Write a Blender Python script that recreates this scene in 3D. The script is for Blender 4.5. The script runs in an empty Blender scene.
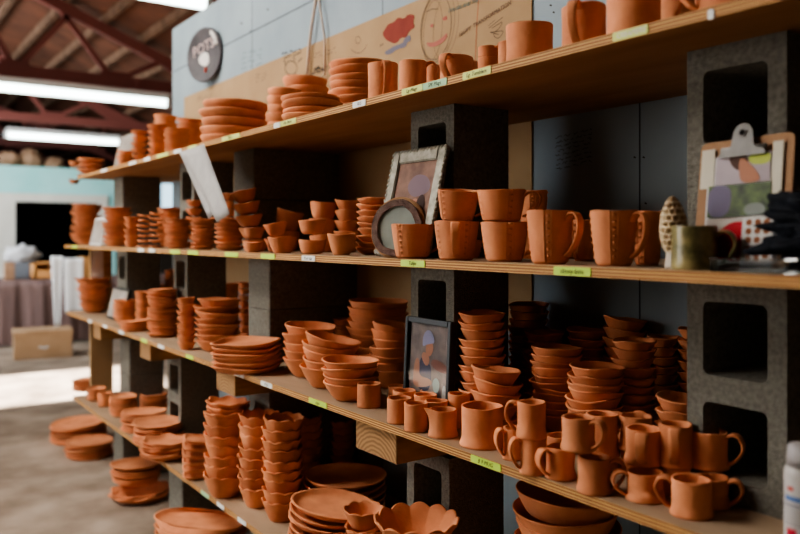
import bpy, bmesh, math, random
from mathutils import Vector, Matrix
random.seed(7)
C = bpy.context.scene.collection
PI = math.pi

# ------------------------------------------------------------------ camera
TH = math.radians(35.0); CT, ST = math.cos(TH), math.sin(TH)
F = 782.0; EYE = 1.43; HORIZON = 236.0
cd = bpy.data.cameras.new('camera'); cam = bpy.data.objects.new('camera', cd); C.objects.link(cam)
cam.location = (0, 0, EYE); cam.rotation_euler = (PI/2, 0, -TH)
cd.sensor_width = 36; cd.lens = 36*F/800; cd.shift_y = -(267-HORIZON)/800
cd.clip_start = 0.05; cd.clip_end = 100
cd.dof.use_dof = True; cd.dof.focus_distance = 2.0; cd.dof.aperture_fstop = 2.1
bpy.context.scene.camera = cam

# surveying helpers: the photo's lens was measured once; a sight line cut with a real plane gives a place in the room
def along(u, x):                       # sight column u meets the vertical plane at distance x from the aisle axis
    k = (u-400)/F
    t = x*(CT-k*ST)/(ST+k*CT)
    return t, t*CT+x*ST                # y, depth
def on_level(u, v, z):                 # sight line meets the level z
    d = F*(z-EYE)/(HORIZON-v); k = (u-400)/F
    return (d*(k*CT+ST), d*(CT-k*ST))
def on_plane_x(u, v, x):
    y, d = along(u, x)
    return Vector((x, y, EYE+(HORIZON-v)*d/F))
def on_plane_y(u, v, y):
    k = (u-400)/F; d = y/(CT-k*ST)
    return Vector((d*(k*CT+ST), y, EYE+(HORIZON-v)*d/F))
def depth(x, y): return y*CT+x*ST

# ------------------------------------------------------------------ materials
def mat(name):
    m = bpy.data.materials.new(name); m.use_nodes = True
    nt = m.node_tree; b = nt.nodes['Principled BSDF']
    return m, nt, b
def N(nt, kind, **kw):
    n = nt.nodes.new(kind)
    for k, v in kw.items():
        if k in n.inputs: n.inputs[k].default_value = v
        else: setattr(n, k, v)
    return n
def noisy(name, c1, c2, scale=8, rough=.8, bump=.0, bscale=60, detail=6, rnd=0.0, metal=0, stretch=None, spec=.3, lo=.3, hi=.7):
    m, nt, b = mat(name); L = nt.links.new
    tc = N(nt, 'ShaderNodeTexCoord'); mp = N(nt, 'ShaderNodeMapping')
    L(tc.outputs['Object'], mp.inputs['Vector'])
    if stretch: mp.inputs['Scale'].default_value = stretch
    oi = N(nt, 'ShaderNodeObjectInfo')
    no = N(nt, 'ShaderNodeTexNoise', Scale=scale, Detail=detail)
    add = N(nt, 'ShaderNodeVectorMath', operation='ADD')
    mul = N(nt, 'ShaderNodeMath', operation='MULTIPLY'); mul.inputs[1].default_value = 37.0
    L(oi.outputs['Random'], mul.inputs[0]); L(mp.outputs['Vector'], add.inputs[0]); L(mul.outputs[0], add.inputs[1])
    L(add.outputs[0], no.inputs['Vector'])
    cr = N(nt, 'ShaderNodeValToRGB'); cr.color_ramp.elements[0].position = lo; cr.color_ramp.elements[1].position = hi
    cr.color_ramp.elements[0].color = (*c1, 1); cr.color_ramp.elements[1].color = (*c2, 1)
    L(no.outputs['Fac'], cr.inputs['Fac'])
    out = cr.outputs['Color']
    if rnd:
        mr = N(nt, 'ShaderNodeMapRange'); mr.inputs['To Min'].default_value = 1-rnd; mr.inputs['To Max'].default_value = 1+rnd
        L(oi.outputs['Random'], mr.inputs['Value'])
        hs = N(nt, 'ShaderNodeHueSaturation'); L(out, hs.inputs['Color']); L(mr.outputs['Result'], hs.inputs['Value']); out = hs.outputs['Color']
    L(out, b.inputs['Base Color'])
    b.inputs['Roughness'].default_value = rough; b.inputs['Metallic'].default_value = metal
    b.inputs['Specular IOR Level'].default_value = spec
    if bump:
        n2 = N(nt, 'ShaderNodeTexNoise', Scale=bscale, Detail=4); L(add.outputs[0], n2.inputs['Vector'])
        bp = N(nt, 'ShaderNodeBump', Strength=bump, Distance=.004); L(n2.outputs['Fac'], bp.inputs['Height']); L(bp.outputs['Normal'], b.inputs['Normal'])
    return m
def flat(name, c, rough=.8, metal=0, emit=0, spec=.3):
    m, nt, b = mat(name)
    b.inputs['Base Color'].default_value = (*c, 1); b.inputs['Roughness'].default_value = rough
    b.inputs['Metallic'].default_value = metal; b.inputs['Specular IOR Level'].default_value = spec
    if emit:
        b.inputs['Emission Color'].default_value = (*c, 1); b.inputs['Emission Strength'].default_value = emit
    return m

CLAY = noisy('terracotta_clay', (.57, .205, .092), (.74, .305, .145), scale=14, rough=.82, bump=.35, bscale=90, rnd=.13)
CLAY_DUSTY = noisy('dusty_clay', (.56, .18, .085), (.72, .29, .16), scale=20, rough=.9, bump=.4, bscale=120, rnd=.1)
CONC = noisy('concrete', (.115, .108, .088), (.235, .222, .185), scale=110, rough=.95, bump=1.0, bscale=300, rnd=.08, lo=.25, hi=.75, detail=3)
WALL = noisy('painted_plywood_wall', (.22, .275, .305), (.285, .345, .375), scale=3, rough=.75, bump=.15, bscale=30)
SEAM = flat('dark_seam', (.06, .07, .08))
KRAFT = noisy('brown_board', (.31, .20, .105), (.37, .25, .135), scale=5, rough=.9)
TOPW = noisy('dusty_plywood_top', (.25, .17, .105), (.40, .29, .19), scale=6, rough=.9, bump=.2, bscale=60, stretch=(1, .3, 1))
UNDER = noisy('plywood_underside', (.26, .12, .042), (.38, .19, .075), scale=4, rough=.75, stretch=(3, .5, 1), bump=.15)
TIMBER = noisy('timber', (.30, .17, .07), (.48, .30, .13), scale=9, rough=.8, stretch=(1, 1, 6), bump=.2)
# plywood edge: thin dark and pale plies running along the board
def plyedge():
    m, nt, b = mat('plywood_edge'); L = nt.links.new
    tc = N(nt, 'ShaderNodeTexCoord'); sp = N(nt, 'ShaderNodeSeparateXYZ'); L(tc.outputs['Object'], sp.inputs[0])
    mu = N(nt, 'ShaderNodeMath', operation='MULTIPLY'); mu.inputs[1].default_value = 1/.019*2*PI*3; L(sp.outputs['Z'], mu.inputs[0])
    no = N(nt, 'ShaderNodeTexNoise', Scale=7.0, Detail=5.0); mp = N(nt, 'ShaderNodeMapping'); mp.inputs['Scale'].default_value = (1, 1, 20)
    L(tc.outputs['Object'], mp.inputs[0]); L(mp.outputs[0], no.inputs['Vector'])
    ad = N(nt, 'ShaderNodeMath', operation='ADD'); L(mu.outputs[0], ad.inputs[0])
    m2 = N(nt, 'ShaderNodeMath', operation='MULTIPLY'); m2.inputs[1].default_value = 2.5; L(no.outputs['Fac'], m2.inputs[0]); L(m2.outputs[0], ad.inputs[1])
    sn = N(nt, 'ShaderNodeMath', operation='SINE'); L(ad.outputs[0], sn.inputs[0])
    cr = N(nt, 'ShaderNodeValToRGB'); L(sn.outputs[0], cr.inputs[0])
    cr.color_ramp.elements[0].position = .0; cr.color_ramp.elements[1].position = .6
    cr.color_ramp.elements[0].color = (.22, .085, .02, 1); cr.color_ramp.elements[1].color = (.62, .35, .12, 1)
    L(cr.outputs[0], b.inputs['Base Color']); b.inputs['Roughness'].default_value = .75
    return m
EDGE = plyedge()
def endgrain():
    m, nt, b = mat('end_grain'); L = nt.links.new
    tc = N(nt, 'ShaderNodeTexCoord'); mp = N(nt, 'ShaderNodeMapping'); mp.inputs['Location'].default_value = (0, .0, .06); mp.inputs['Scale'].default_value = (0, 1, 1)
    L(tc.outputs['Object'], mp.inputs[0])
    w = N(nt, 'ShaderNodeTexWave', wave_type='RINGS', rings_direction='X', Scale=26.0, Distortion=3.0); L(mp.outputs[0], w.inputs['Vector'])
    cr = N(nt, 'ShaderNodeValToRGB'); L(w.outputs['Fac'], cr.inputs[0])
    cr.color_ramp.elements[0].color = (.20, .10, .035, 1); cr.color_ramp.elements[1].color = (.36, .20, .08, 1)
    L(cr.outputs[0], b.inputs['Base Color']); b.inputs['Roughness'].default_value = .85
    return m
GRAIN = endgrain()
INK = flat('ink', (.045, .04, .035)); INKG = flat('green_ink', (.08, .14, .13)); INKF = flat('faded_ink', (.13, .085, .055))
TAPEY = flat('yellow_tape', (.62, .68, .20), .5); TAPEG = flat('green_tape', (.36, .58, .34), .5)
TAPEL = flat('lime_tape', (.48, .68, .08), .5); TAPEW = flat('white_tape', (.72, .73, .70), .6)
PAPER = noisy('paper', (.60, .60, .58), (.70, .70, .68), scale=3, rough=.9)
SILVER = noisy('aged_silver', (.17, .155, .12), (.36, .34, .28), scale=40, rough=.55, metal=.3, bump=.6, bscale=120)
BLACKF = flat('black_frame', (.012, .012, .012), .35)
STEEL = noisy('steel_clip', (.17, .165, .155), (.27, .26, .245), scale=20, rough=.6, metal=.1)
RUST = flat('rust_line', (.36, .13, .06))

# ------------------------------------------------------------------ object helpers
def link(o, parent=None):
    C.objects.link(o)
    if parent is not None: o.parent = parent
    return o
def mesh_obj(name, verts, faces, mats, parent=None, smooth=False, loc=None, midx=None):
    me = bpy.data.meshes.new(name); me.from_pydata([tuple(v) for v in verts], [], faces); me.update()
    for m in (mats if isinstance(mats, (list, tuple)) else [mats]): me.materials.append(m)
    if smooth: me.polygons.foreach_set('use_smooth', [True]*len(me.polygons))
    if midx: me.polygons.foreach_set('material_index', midx)
    o = bpy.data.objects.new(name, me); link(o, parent)
    if loc is not None: o.location = loc
    return o
def empty(name, loc=(0, 0, 0)):
    o = bpy.data.objects.new(name, None); o.empty_display_size = .05; o.location = loc; return link(o)
def tag(o, label=None, cat=None, group=None, kind=None):
    if label: o['label'] = label
    if cat: o['category'] = cat
    if group: o['group'] = group
    if kind: o['kind'] = kind
    return o
class MB:
    def __init__(s): s.v = []; s.f = []; s.m = []
    def add(s, vs, fs, mi=0):
        n = len(s.v); s.v += [tuple(v) for v in vs]; s.f += [tuple(i+n for i in f) for f in fs]; s.m += [mi]*len(fs)
    def box(s, a, b, mi=0, M=None):
        x0, y0, z0 = a; x1, y1, z1 = b
        vs = [Vector(p) for p in ((x0,y0,z0),(x1,y0,z0),(x1,y1,z0),(x0,y1,z0),(x0,y0,z1),(x1,y0,z1),(x1,y1,z1),(x0,y1,z1))]
        if M: vs = [M@v for v in vs]
        s.add(vs, [(0,3,2,1),(4,5,6,7),(0,1,5,4),(1,2,6,5),(2,3,7,6),(3,0,4,7)], mi)
    def beam(s, p, q, w, h, mi=0):                # rectangular bar from p to q
        p, q = Vector(p), Vector(q); d = (q-p).normalized(); up = Vector((0,0,1)) if abs(d.z) < .95 else Vector((0,1,0))
        a = d.cross(up).normalized()*w/2; b = a.cross(d).normalized()*h/2
        vs = [p-a-b, p+a-b, p+a+b, p-a+b, q-a-b, q+a-b, q+a+b, q-a+b]
        s.add(vs, [(0,3,2,1),(4,5,6,7),(0,1,5,4),(1,2,6,5),(2,3,7,6),(3,0,4,7)], mi)
    def tube(s, pts, r, n=8, mi=0, flat_=1.0, side=None):   # sweep of an ellipse; side = constant wide axis
        pts = [Vector(p) for p in pts]; rings = []
        for i, p in enumerate(pts):
            d = (pts[min(i+1, len(pts)-1)]-pts[max(i-1, 0)]).normalized()
            ref = Vector(side) if side else (Vector((0,0,1)) if abs(d.z) < .9 else Vector((1,0,0)))
            a = ref if side else d.cross(ref).normalized(); b = d.cross(a).normalized()
            rr = r[i] if isinstance(r, (list, tuple)) else r
            rings.append([p+a*math.cos(2*PI*k/n)*rr*flat_+b*math.sin(2*PI*k/n)*rr for k in range(n)])
        vs = [v for R in rings for v in R]
        fs = [(i*n+k, i*n+(k+1)%n, (i+1)*n+(k+1)%n, (i+1)*n+k) for i in range(len(pts)-1) for k in range(n)]
        fs += [tuple(range(n))[::-1], tuple((len(pts)-1)*n+k for k in range(n))]
        s.add(vs, fs, mi)
    def build(s, name, mats, parent=None, smooth=False, loc=None, bevel=0):
        o = mesh_obj(name, s.v, s.f, mats, parent, smooth, loc, s.m)
        bm = bmesh.new(); bm.from_mesh(o.data)
        if bevel: bmesh.ops.bevel(bm, geom=[e for e in bm.edges], offset=bevel, segments=2, affect='EDGES', clamp_overlap=True)
        bmesh.ops.recalc_face_normals(bm, faces=bm.faces); bm.to_mesh(o.data); bm.free()
        return o

# ------------------------------------------------------------------ pottery
def vessel(prof, seg, rf=None, zf=None):
    """closed wall profile [(r, z, rimweight)] spun round; rf(theta)->radial factor, zf(theta)->rim lift, both fading to the foot"""
    vs = []; fs = []; n = len(prof)
    for (r, z, w) in prof:
        for k in range(seg):
            a = 2*PI*k/seg
            q = 1+(rf(a, z)-1)*(w if rf else 0) if rf else 1
            vs.append((r*q*math.cos(a), r*q*math.sin(a), z+(zf(a)*w*w if zf else 0)))
    for i in range(n-1):
        for k in range(seg):
            fs.append((i*seg+k, i*seg+(k+1)%seg, (i+1)*seg+(k+1)%seg, (i+1)*seg+k))
    c0 = len(vs); vs.append((0, 0, prof[0][1])); vs.append((0, 0, prof[-1][1]))
    for k in range(seg):
        fs.append((c0, (k+1)%seg, k)); fs.append((c0+1, (n-1)*seg+k, (n-1)*seg+(k+1)%seg))
    return vs, fs
def wob(a2=.012, a3=.008):
    p = [random.uniform(0, 2*PI) for _ in range(4)]; a = random.uniform(.4, 1)*a2; b = random.uniform(.4, 1)*a3
    return lambda t, z=0: 1+a*math.sin(2*t+p[0])+b*math.sin(3*t+p[1])+b*.5*math.sin(5*t+p[2])
def zwob(s):
    p = [random.uniform(0, 2*PI) for _ in range(3)]
    return lambda t: s*(.6*math.sin(2*t+p[0])+.4*math.sin(3*t+p[1])+.25*math.sin(5*t+p[2]))
def bowl_prof(R, H, foot, th, p=.6, n=9):
    out = [(foot*R*.55, 0, 0), (foot*R, 0, 0)]
    for i in range(1, n):
        q = i/n; out.append((R*(foot+(1-foot)*q**p), H*q, q))
    out.append((R, H-th*.4, 1)); out.append((R-th*.15, H, 1)); out.append((R-th*.8, H+th*.05, 1)); out.append((R-th, H-th*.5, 1))
    for i in range(n-1, 0, -1):
        q = i/n; out.append((max(R*(foot+(1-foot)*q**p)-th, .002), max(H*q, th), q))
    out.append((foot*R*.8-th*.4, th, 0)); return out
def plate_prof(R, H, th, foot=.72, n=5):
    out = [(foot*R*.5, 0, 0), (foot*R, 0, .3)]
    for i in range(1, n):
        q = i/n; out.append((R*(foot+(1-foot)*q**.8), H*q*q*.75+H*.25*q, .3+.7*q))
    out += [(R, H-th*.5, 1), (R-th*.2, H, 1), (R-th*.9, H+th*.1, 1)]
    for i in range(n-1, 0, -1):
        q = i/n; out.append((R*(foot+(1-foot)*q**.8)-th*.5, H*q*q*.75+H*.25*q+th, .3+.7*q))
    out.append((foot*R*.9, th, .3)); return out
def superellipse(e, asp=1.0):
    def f(t, z=0):
        c, s = abs(math.cos(t)), abs(math.sin(t))
        return 1/((c**e+(s/asp)**e)**(1/e))
    return f
def pot(kind, R, H, mt=None):
    """one vessel, its foot at the origin"""
    seg = 40; th = .005
    if kind == 'bowl': v, f = vessel(bowl_prof(R, H, .54, .006, .74), seg, wob(), zwob(.0025))
    elif kind == 'cupbowl': v, f = vessel(bowl_prof(R, H, .6, th, .45), seg, wob(), zwob(.002))
    elif kind == 'saucer':
        j = random.uniform(0, 6); w = wob(.02, .012)
        v, f = vessel(plate_prof(R, H, .0045, .5), seg, lambda t, z: w(t)*(1+.012*math.sin(7*t+j)), zwob(.003))
    elif kind == 'plate': v, f = vessel(plate_prof(R, H, .006, .74), 48, wob(.008, .005), zwob(.0015))
    elif kind == 'rimmed_plate':
        t_ = .008; k = [(.5, 0, 0), (.80, 0, .4), (.885, H*.22, .6), (.96, H*.52, 1), (1.0, H*.82, 1)]
        pr = [(a*R, b, c) for a, b, c in k]+[(R-.001, H*.95, 1), (R-.004, H, 1), (R-.008, H*.93, 1), (R*.93-.006, H*.6, .8), (R*.82, H*.36, .5), (R*.5, H*.28, 0)]
        v, f = vessel(pr, 56, wob(.012, .007), zwob(.002))
    elif kind == 'jagged_bowl':
        j = random.uniform(0, 6); w = wob(.02, .015)
        v, f = vessel(bowl_prof(R, H, .5, .0045, .8), 48, lambda t, z: w(t)*(1+.02*math.sin(9*t+j)), lambda t: .003*math.sin(9*t+j))
    elif kind == 'scalloped_bowl':
        j = random.uniform(0, 6); nl = 9
        v, f = vessel(bowl_prof(R, H, .6, .0055, .8, 12), 108, lambda t, z: 1+.05*(abs(math.cos(nl*t/2+j))-.5),
                      lambda t: H*.15*(abs(math.cos(nl*t/2+j))**.8-.7)*.75)
    elif kind == 'big_scalloped_bowl':
        j = 1.0; nl = 12
        v, f = vessel(bowl_prof(R, H, .42, .007, .75, 12), 144, lambda t, z: 1+.03*(abs(math.cos(nl*t/2+j))-.5),
                      lambda t: H*.16*(abs(math.cos(nl*t/2+j))**.8-.7))
    elif kind == 'square_plate':
        w = wob(.006, .004); se = superellipse(4.2)
        v, f = vessel(plate_prof(R*.86, H, .006, .8), 64, lambda t, z: se(t)*w(t), zwob(.002))
    elif kind == 'oval_tray':
        se = superellipse(2.3, .5)
        v, f = vessel(plate_prof(R, H, .007, .82), 72, lambda t, z: se(t), zwob(.002))
        q = []
        for (x, y, z) in v: q.append((x, y, z))
        v = q
    elif kind == 'leaf_plate':
        j = random.uniform(0, 6)
        v, f = vessel(plate_prof(R, H, .006, .7), 96, lambda t, z: 1+.07*math.sin(7*t+j)+.03*math.sin(2*t), lambda t: .0035*math.sin(7*t+j))
    return v, f
HR = {'rimmed_plate': .2, 'bowl': .80, 'cupbowl': 1.15, 'saucer': .3, 'plate': .18, 'jagged_bowl': .8, 'scalloped_bowl': 1.02, 'big_scalloped_bowl': .72,
      'square_plate': .15, 'oval_tray': .1, 'leaf_plate': .18}
NOUN = {'rimmed_plate': 'thick clay plate', 'bowl': 'clay bowl', 'cupbowl': 'deep clay bowl', 'saucer': 'thin clay saucer', 'plate': 'clay plate', 'jagged_bowl': 'ragged-rimmed clay bowl',
        'scalloped_bowl': 'scalloped clay bowl', 'big_scalloped_bowl': 'wide scalloped clay bowl', 'square_plate': 'square clay plate',
        'oval_tray': 'oval clay tray', 'leaf_plate': 'wavy-edged clay plate'}
ONAME = {'rimmed_plate': 'plate', 'big_scalloped_bowl': 'scalloped_bowl', 'cupbowl': 'deep_bowl'}
CAT = {'rimmed_plate': 'plate', 'saucer': 'saucer', 'plate': 'plate', 'square_plate': 'plate', 'oval_tray': 'tray', 'leaf_plate': 'plate'}
ORD = ['lowest', 'second', 'third', 'fourth', 'fifth', 'sixth', 'seventh', 'eighth', 'ninth', 'tenth', 'eleventh', 'twelfth', 'thirteenth', 'fourteenth', 'fifteenth']
X0 = 1.13; XW = 1.70; TB = .019
ZT = {1: 1.799, 2: 1.372, 3: .945, 4: .429, 0: 0.0}
def site(u0, u1, where, shelf, lift=0.0, footk=.55):
    """real centre, depth and radius of a pot from its outline; where = v of its base, or a depth behind the board's edge given as a value under 2"""
    u = (u0+u1)/2; z = ZT[shelf]+lift
    if where < 2:
        x = X0+where; y, d = along(u, x)
    else:
        x, y = on_level(u, where, z); d = depth(x, y)
        R = (u1-u0)/2*d/F; L = math.hypot(x, y); k = 1+footk*R/L; x *= k; y *= k; d *= k
    return x, y, z, d, (u1-u0)/2*d/F
FOOT = []
def stack(shelf, u0, u1, vtop, where, n, kind, desc, tilt=0, lean=(0, 0), hk=None, group=None, mt=None, lift=0, rot=None, jit=1.25, taper=0.0):
    x, y, z, d, R = site(u0, u1, where, shelf, lift, .7 if 'plate' in kind or kind == 'saucer' else .5)
    if x+R > XW-.004 and shelf: 
        x = XW-.004-R*1.0; 
    dd = d+R if vtop > HORIZON else d-R
    H = EYE+(HORIZON-vtop)*dd/F-z
    h = min(R*(hk or HR[kind]), H)
    if kind == 'rimmed_plate': h = H/n*1.12
    s = (H-h)/(n-1) if n > 1 else 0
    if n == 1: h = H
    if s < .0 : s = .006
    for i in range(n):
        r = R*(1-taper*(n-1-i)/max(1, n-1))*random.uniform(.965 if kind != 'rimmed_plate' else .945, 1.0)
        v, f = pot(kind, r, h)
        o = mesh_obj(ONAME.get(kind, kind), v, f, mt or CLAY, smooth=True)
        q = i/max(1, n-1)
        j = .035*R*jit
        o.location = (x+lean[0]*q+random.uniform(-j, j), y+lean[1]*q+random.uniform(-j, j), z+i*s+.0004)
        rr = .035*jit if s < h else .01
        if i == 0: rr = 0
        tl = math.radians(tilt)*(q if n > 1 else 1)
        # tilt turns the pot about the sight direction, so it leans sideways
        M = Matrix.Rotation(-TH, 4, 'Z')@Matrix.Rotation(tl, 4, 'Y')@Matrix.Rotation(random.uniform(-rr, rr), 4, 'X')@Matrix.Rotation(random.uniform(-rr, rr), 4, 'Y')
        a = rot if rot is not None else random.uniform(0, 2*PI)
        o.rotation_euler = (M@Matrix.Rotation(a+random.uniform(-.04, .04), 4, 'Z')).to_euler()
        if n == 1: lab = f"single {NOUN[kind]} {desc}"
        elif i == n-1: lab = f"topmost {NOUN[kind]} of the {desc}"
        elif i == 0: lab = f"lowest {NOUN[kind]} of the {desc}"
        else: lab = f"{ORD[i]} {NOUN[kind]} up in the {desc}"
        if len(lab.split()) > 16: print('LONG', len(lab.split()), lab)
        tag(o, lab, CAT.get(kind, 'bowl'), group or ('pots of the '+desc if n > 1 else None))
    FOOT.append((shelf, x+lean[0]/2, y+lean[1]/2, R, desc)); return x, y, z+H, R

def mug_body(R, H, style):
    th = .0045; seg = 56
    if style == 'straight':
        pr = [(R*.5, 0, 0), (R*.97, 0, 0), (R, .004, .1)]+[(R*(1-.02*math.sin(PI*q)), H*q, q) for q in (.2, .4, .6, .8, .95)]
    elif style == 'footed':
        pr = [(R*.5, 0, 0), (R*1.06, 0, 0), (R*1.08, .004, .1), (R*1.03, .010, .15), (R*.97, .018, .2)]+[(R*(.95+.03*q), H*q, q) for q in (.35, .55, .75, .95)]
    else:   # flared cup with beaded strips pressed down its sides
        pr = [(R*.4, 0, 0), (R*.68, 0, 0), (R*.73, .004, .1)]+[(R*(.73+.27*q**.75), H*q, q) for q in [i/56 for i in range(3, 56)]]
        seg = 150
    pr += [(pr[-1][0], H-.001, 1), (R-.001, H, 1), (R-th, H, 1), (R-th-.0008, H-.003, 1)]
    out = [(r, z) for r, z, w in pr if .004 < z < H-.004]
    pr += [(r-th, max(z, .007), z/H) for r, z in out[::-1]]+[(R*.5, .006, 0)]
    w = wob(.012, .008); zz = zwob(.0012)
    if style in ('straight', 'footed'): return vessel(pr, seg, lambda t, z: w(t), zz)
    v, f = vessel(pr, seg, lambda t, z: w(t), zz)
    nout = len([1 for p in pr[:-len(out)-1]])-2
    q = []
    for i, (x, y, z) in enumerate(v):
        ring = i//seg
        if 3 <= ring < nout and ring < len(pr):
            t = math.atan2(y, x); k = 0
            for c in (.55, 2.1, -1.0, -2.6):
                dlt = (t-c+PI) % (2*PI)-PI; a = abs(dlt)*R
                if a < .0050: k = -.0008+.0040*max(0, math.sin(z*2*PI/.0135))*math.cos(a/.0050*PI/2)
                elif a < .0072: k = -.0012
                elif a < .0105: k = .0010
            r = math.hypot(x, y); x *= (r+k)/r; y *= (r+k)/r
        q.append((x, y, z))
    return q, f
def handle(R, H, style, small=False):
    mb = MB(); pts = []
    if style == 'flared':
        P = [(.90, .80), (1.12, .93), (1.42, .92), (1.58, .76), (1.52, .56), (1.34, .38), (1.10, .24), (.86, .16)]
    else:
        P = [(.93, .86), (1.20, .96), (1.56, .92), (1.76, .70), (1.66, .46), (1.40, .28), (1.16, .17), (.94, .14)]
    ctrl = [Vector((a*R, 0, b*H)) for a, b in P]
    for i in range(len(ctrl)-1):          # smooth the path
        p0 = ctrl[max(i-1, 0)]; p1 = ctrl[i]; p2 = ctrl[i+1]; p3 = ctrl[min(i+2, len(ctrl)-1)]
        for k in range(4):
            t = k/4; pts.append(.5*((2*p1)+(p2-p0)*t+(2*p0-5*p1+4*p2-p3)*t*t+(-p0+3*p1-3*p2+p3)*t**3))
    pts.append(ctrl[-1])
    wd = [(.0125-.0045*i/len(pts)) for i in range(len(pts))]
    n = 10; vs = []; fs = []
    for i, p in enumerate(pts):
        d = (pts[min(i+1, len(pts)-1)]-pts[max(i-1, 0)]).normalized(); nrm = Vector((d.z, 0, -d.x))
        for k in range(n):
            a = 2*PI*k/n; c, s = math.cos(a), math.sin(a)
            vs.append(p+Vector((0, 1, 0))*wd[i]*math.copysign(abs(c)**.6, c)+nrm*.0030*math.copysign(abs(s)**.7, s))
    for i in range(len(pts)-1):
        for k in range(n): fs.append((i*n+k, i*n+(k+1)%n, (i+1)*n+(k+1)%n, (i+1)*n+k))
    fs += [tuple(range(n))[::-1], tuple((len(pts)-1)*n+k for k in range(n))]
    mb.add(vs, fs); return mb
def mug(shelf, u0, u1, vtop, where, hd, desc, style='straight', lift=0, group=None, H=None, tilt=(0, 0), name='mug', has_handle=True, cat='mug', spout=False, below=None):
    x, y, z, d, R = site(u0, u1, where, shelf, lift, .9)
    if below: z = below
    dd = d+R if vtop > HORIZON else d-R
    if H is None: H = EYE+(HORIZON-vtop)*dd/F-z
    e = empty(name, (x, y, z+.0004))
    base = math.atan2(-x, y) if False else -math.atan2(x, y)     # screen-right direction seen from the camera, as a world angle
    a = base+math.radians(hd)
    e.rotation_euler = (Matrix.Rotation(base, 4, 'Z')@Matrix.Rotation(math.radians(tilt[0]), 4, 'X')@Matrix.Rotation(math.radians(tilt[1]), 4, 'Y')@Matrix.Rotation(-base, 4, 'Z')@Matrix.Rotation(a, 4, 'Z')).to_euler()
    v, f = mug_body(R, H, style)
    if spout:
        q = []
        for (px, py, pz) in v:
            t = math.atan2(py, px)
            dlt = abs((t-PI+PI) % (2*PI)-PI)
            if pz > H*.55 and dlt < .5 and math.hypot(px, py) > R*.6:
                k = (1-dlt/.5)*((pz/H-.55)/.45)**1.5*R*.42; px -= k; pz += k*.2
            q.append((px, py, pz))
        v = q
    mesh_obj('body', v, f, CLAY, e, smooth=True)
    if has_handle: handle(R, H, style).build('handle', CLAY, e, smooth=True)
    tag(e, desc, cat, group); FOOT.append((shelf+(.5 if lift or below else 0), x, y, R, desc))
    return x, y, z+H, R
def tumbler(shelf, u0, u1, vtop, where, desc, group='small clay tumblers in front of the black photo frame', **kw):
    x, y, z, d, R = site(u0, u1, where, shelf, 0, .95)
    dd = d+R if vtop > HORIZON else d-R
    H = EYE+(HORIZON-vtop)*dd/F-z
    v, f = mug_body(R, H, 'footed' if R > .04 else 'straight')
    o = mesh_obj('tumbler', v, f, CLAY, smooth=True, loc=(x, y, z+.0004)); o.rotation_euler.z = random.uniform(0, 6)
    tag(o, desc, 'tumbler', group); FOOT.append((shelf, x, y, R, desc)); return o

# ------------------------------------------------------------------ shelves, blocks, timbers
ENDS = {1: 5.06, 2: 5.42, 3: 5.36, 4: 5.18}
SN = {1: 'top', 2: 'second', 3: 'third', 4: 'bottom'}
for s in (1, 2, 3, 4):
    y0, y1, z = -.6, ENDS[s], ZT[s]
    mb = MB(); L = (y1-y0)
    x1 = XW-.003
    n = 24; tops = []
    vs = []; fs = []; mi = []
    for i in range(n+1):
        y = -L/2+L*i/n
        vs += [(0, y, -TB), (0, y, 0), (x1-X0, y, 0), (x1-X0, y, -TB)]
    for i in range(n):
        a = 4*i; b = a+4
        fs += [(a, a+1, b+1, b), (a+1, a+2, b+2, b+1), (a+2, a+3, b+3, b+2), (a+3, a, b, b+3)]; mi += [0, 1, 0, 2]
    fs += [(3, 2, 1, 0), (4*n, 4*n+1, 4*n+2, 4*n+3)]; mi += [0, 0]
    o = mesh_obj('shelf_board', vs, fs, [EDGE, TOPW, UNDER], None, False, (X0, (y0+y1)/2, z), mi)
    tag(o, {1: 'topmost plywood shelf board carrying plates and mugs beside the wall drawings',
            2: 'second plywood shelf board down, at eye level under the embossed mugs',
            3: 'third plywood shelf board down carrying bowls, tumblers and the mug cluster',
            4: 'lowest plywood shelf board carrying scalloped bowls just above the floor'}[s], 'shelf')

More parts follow.
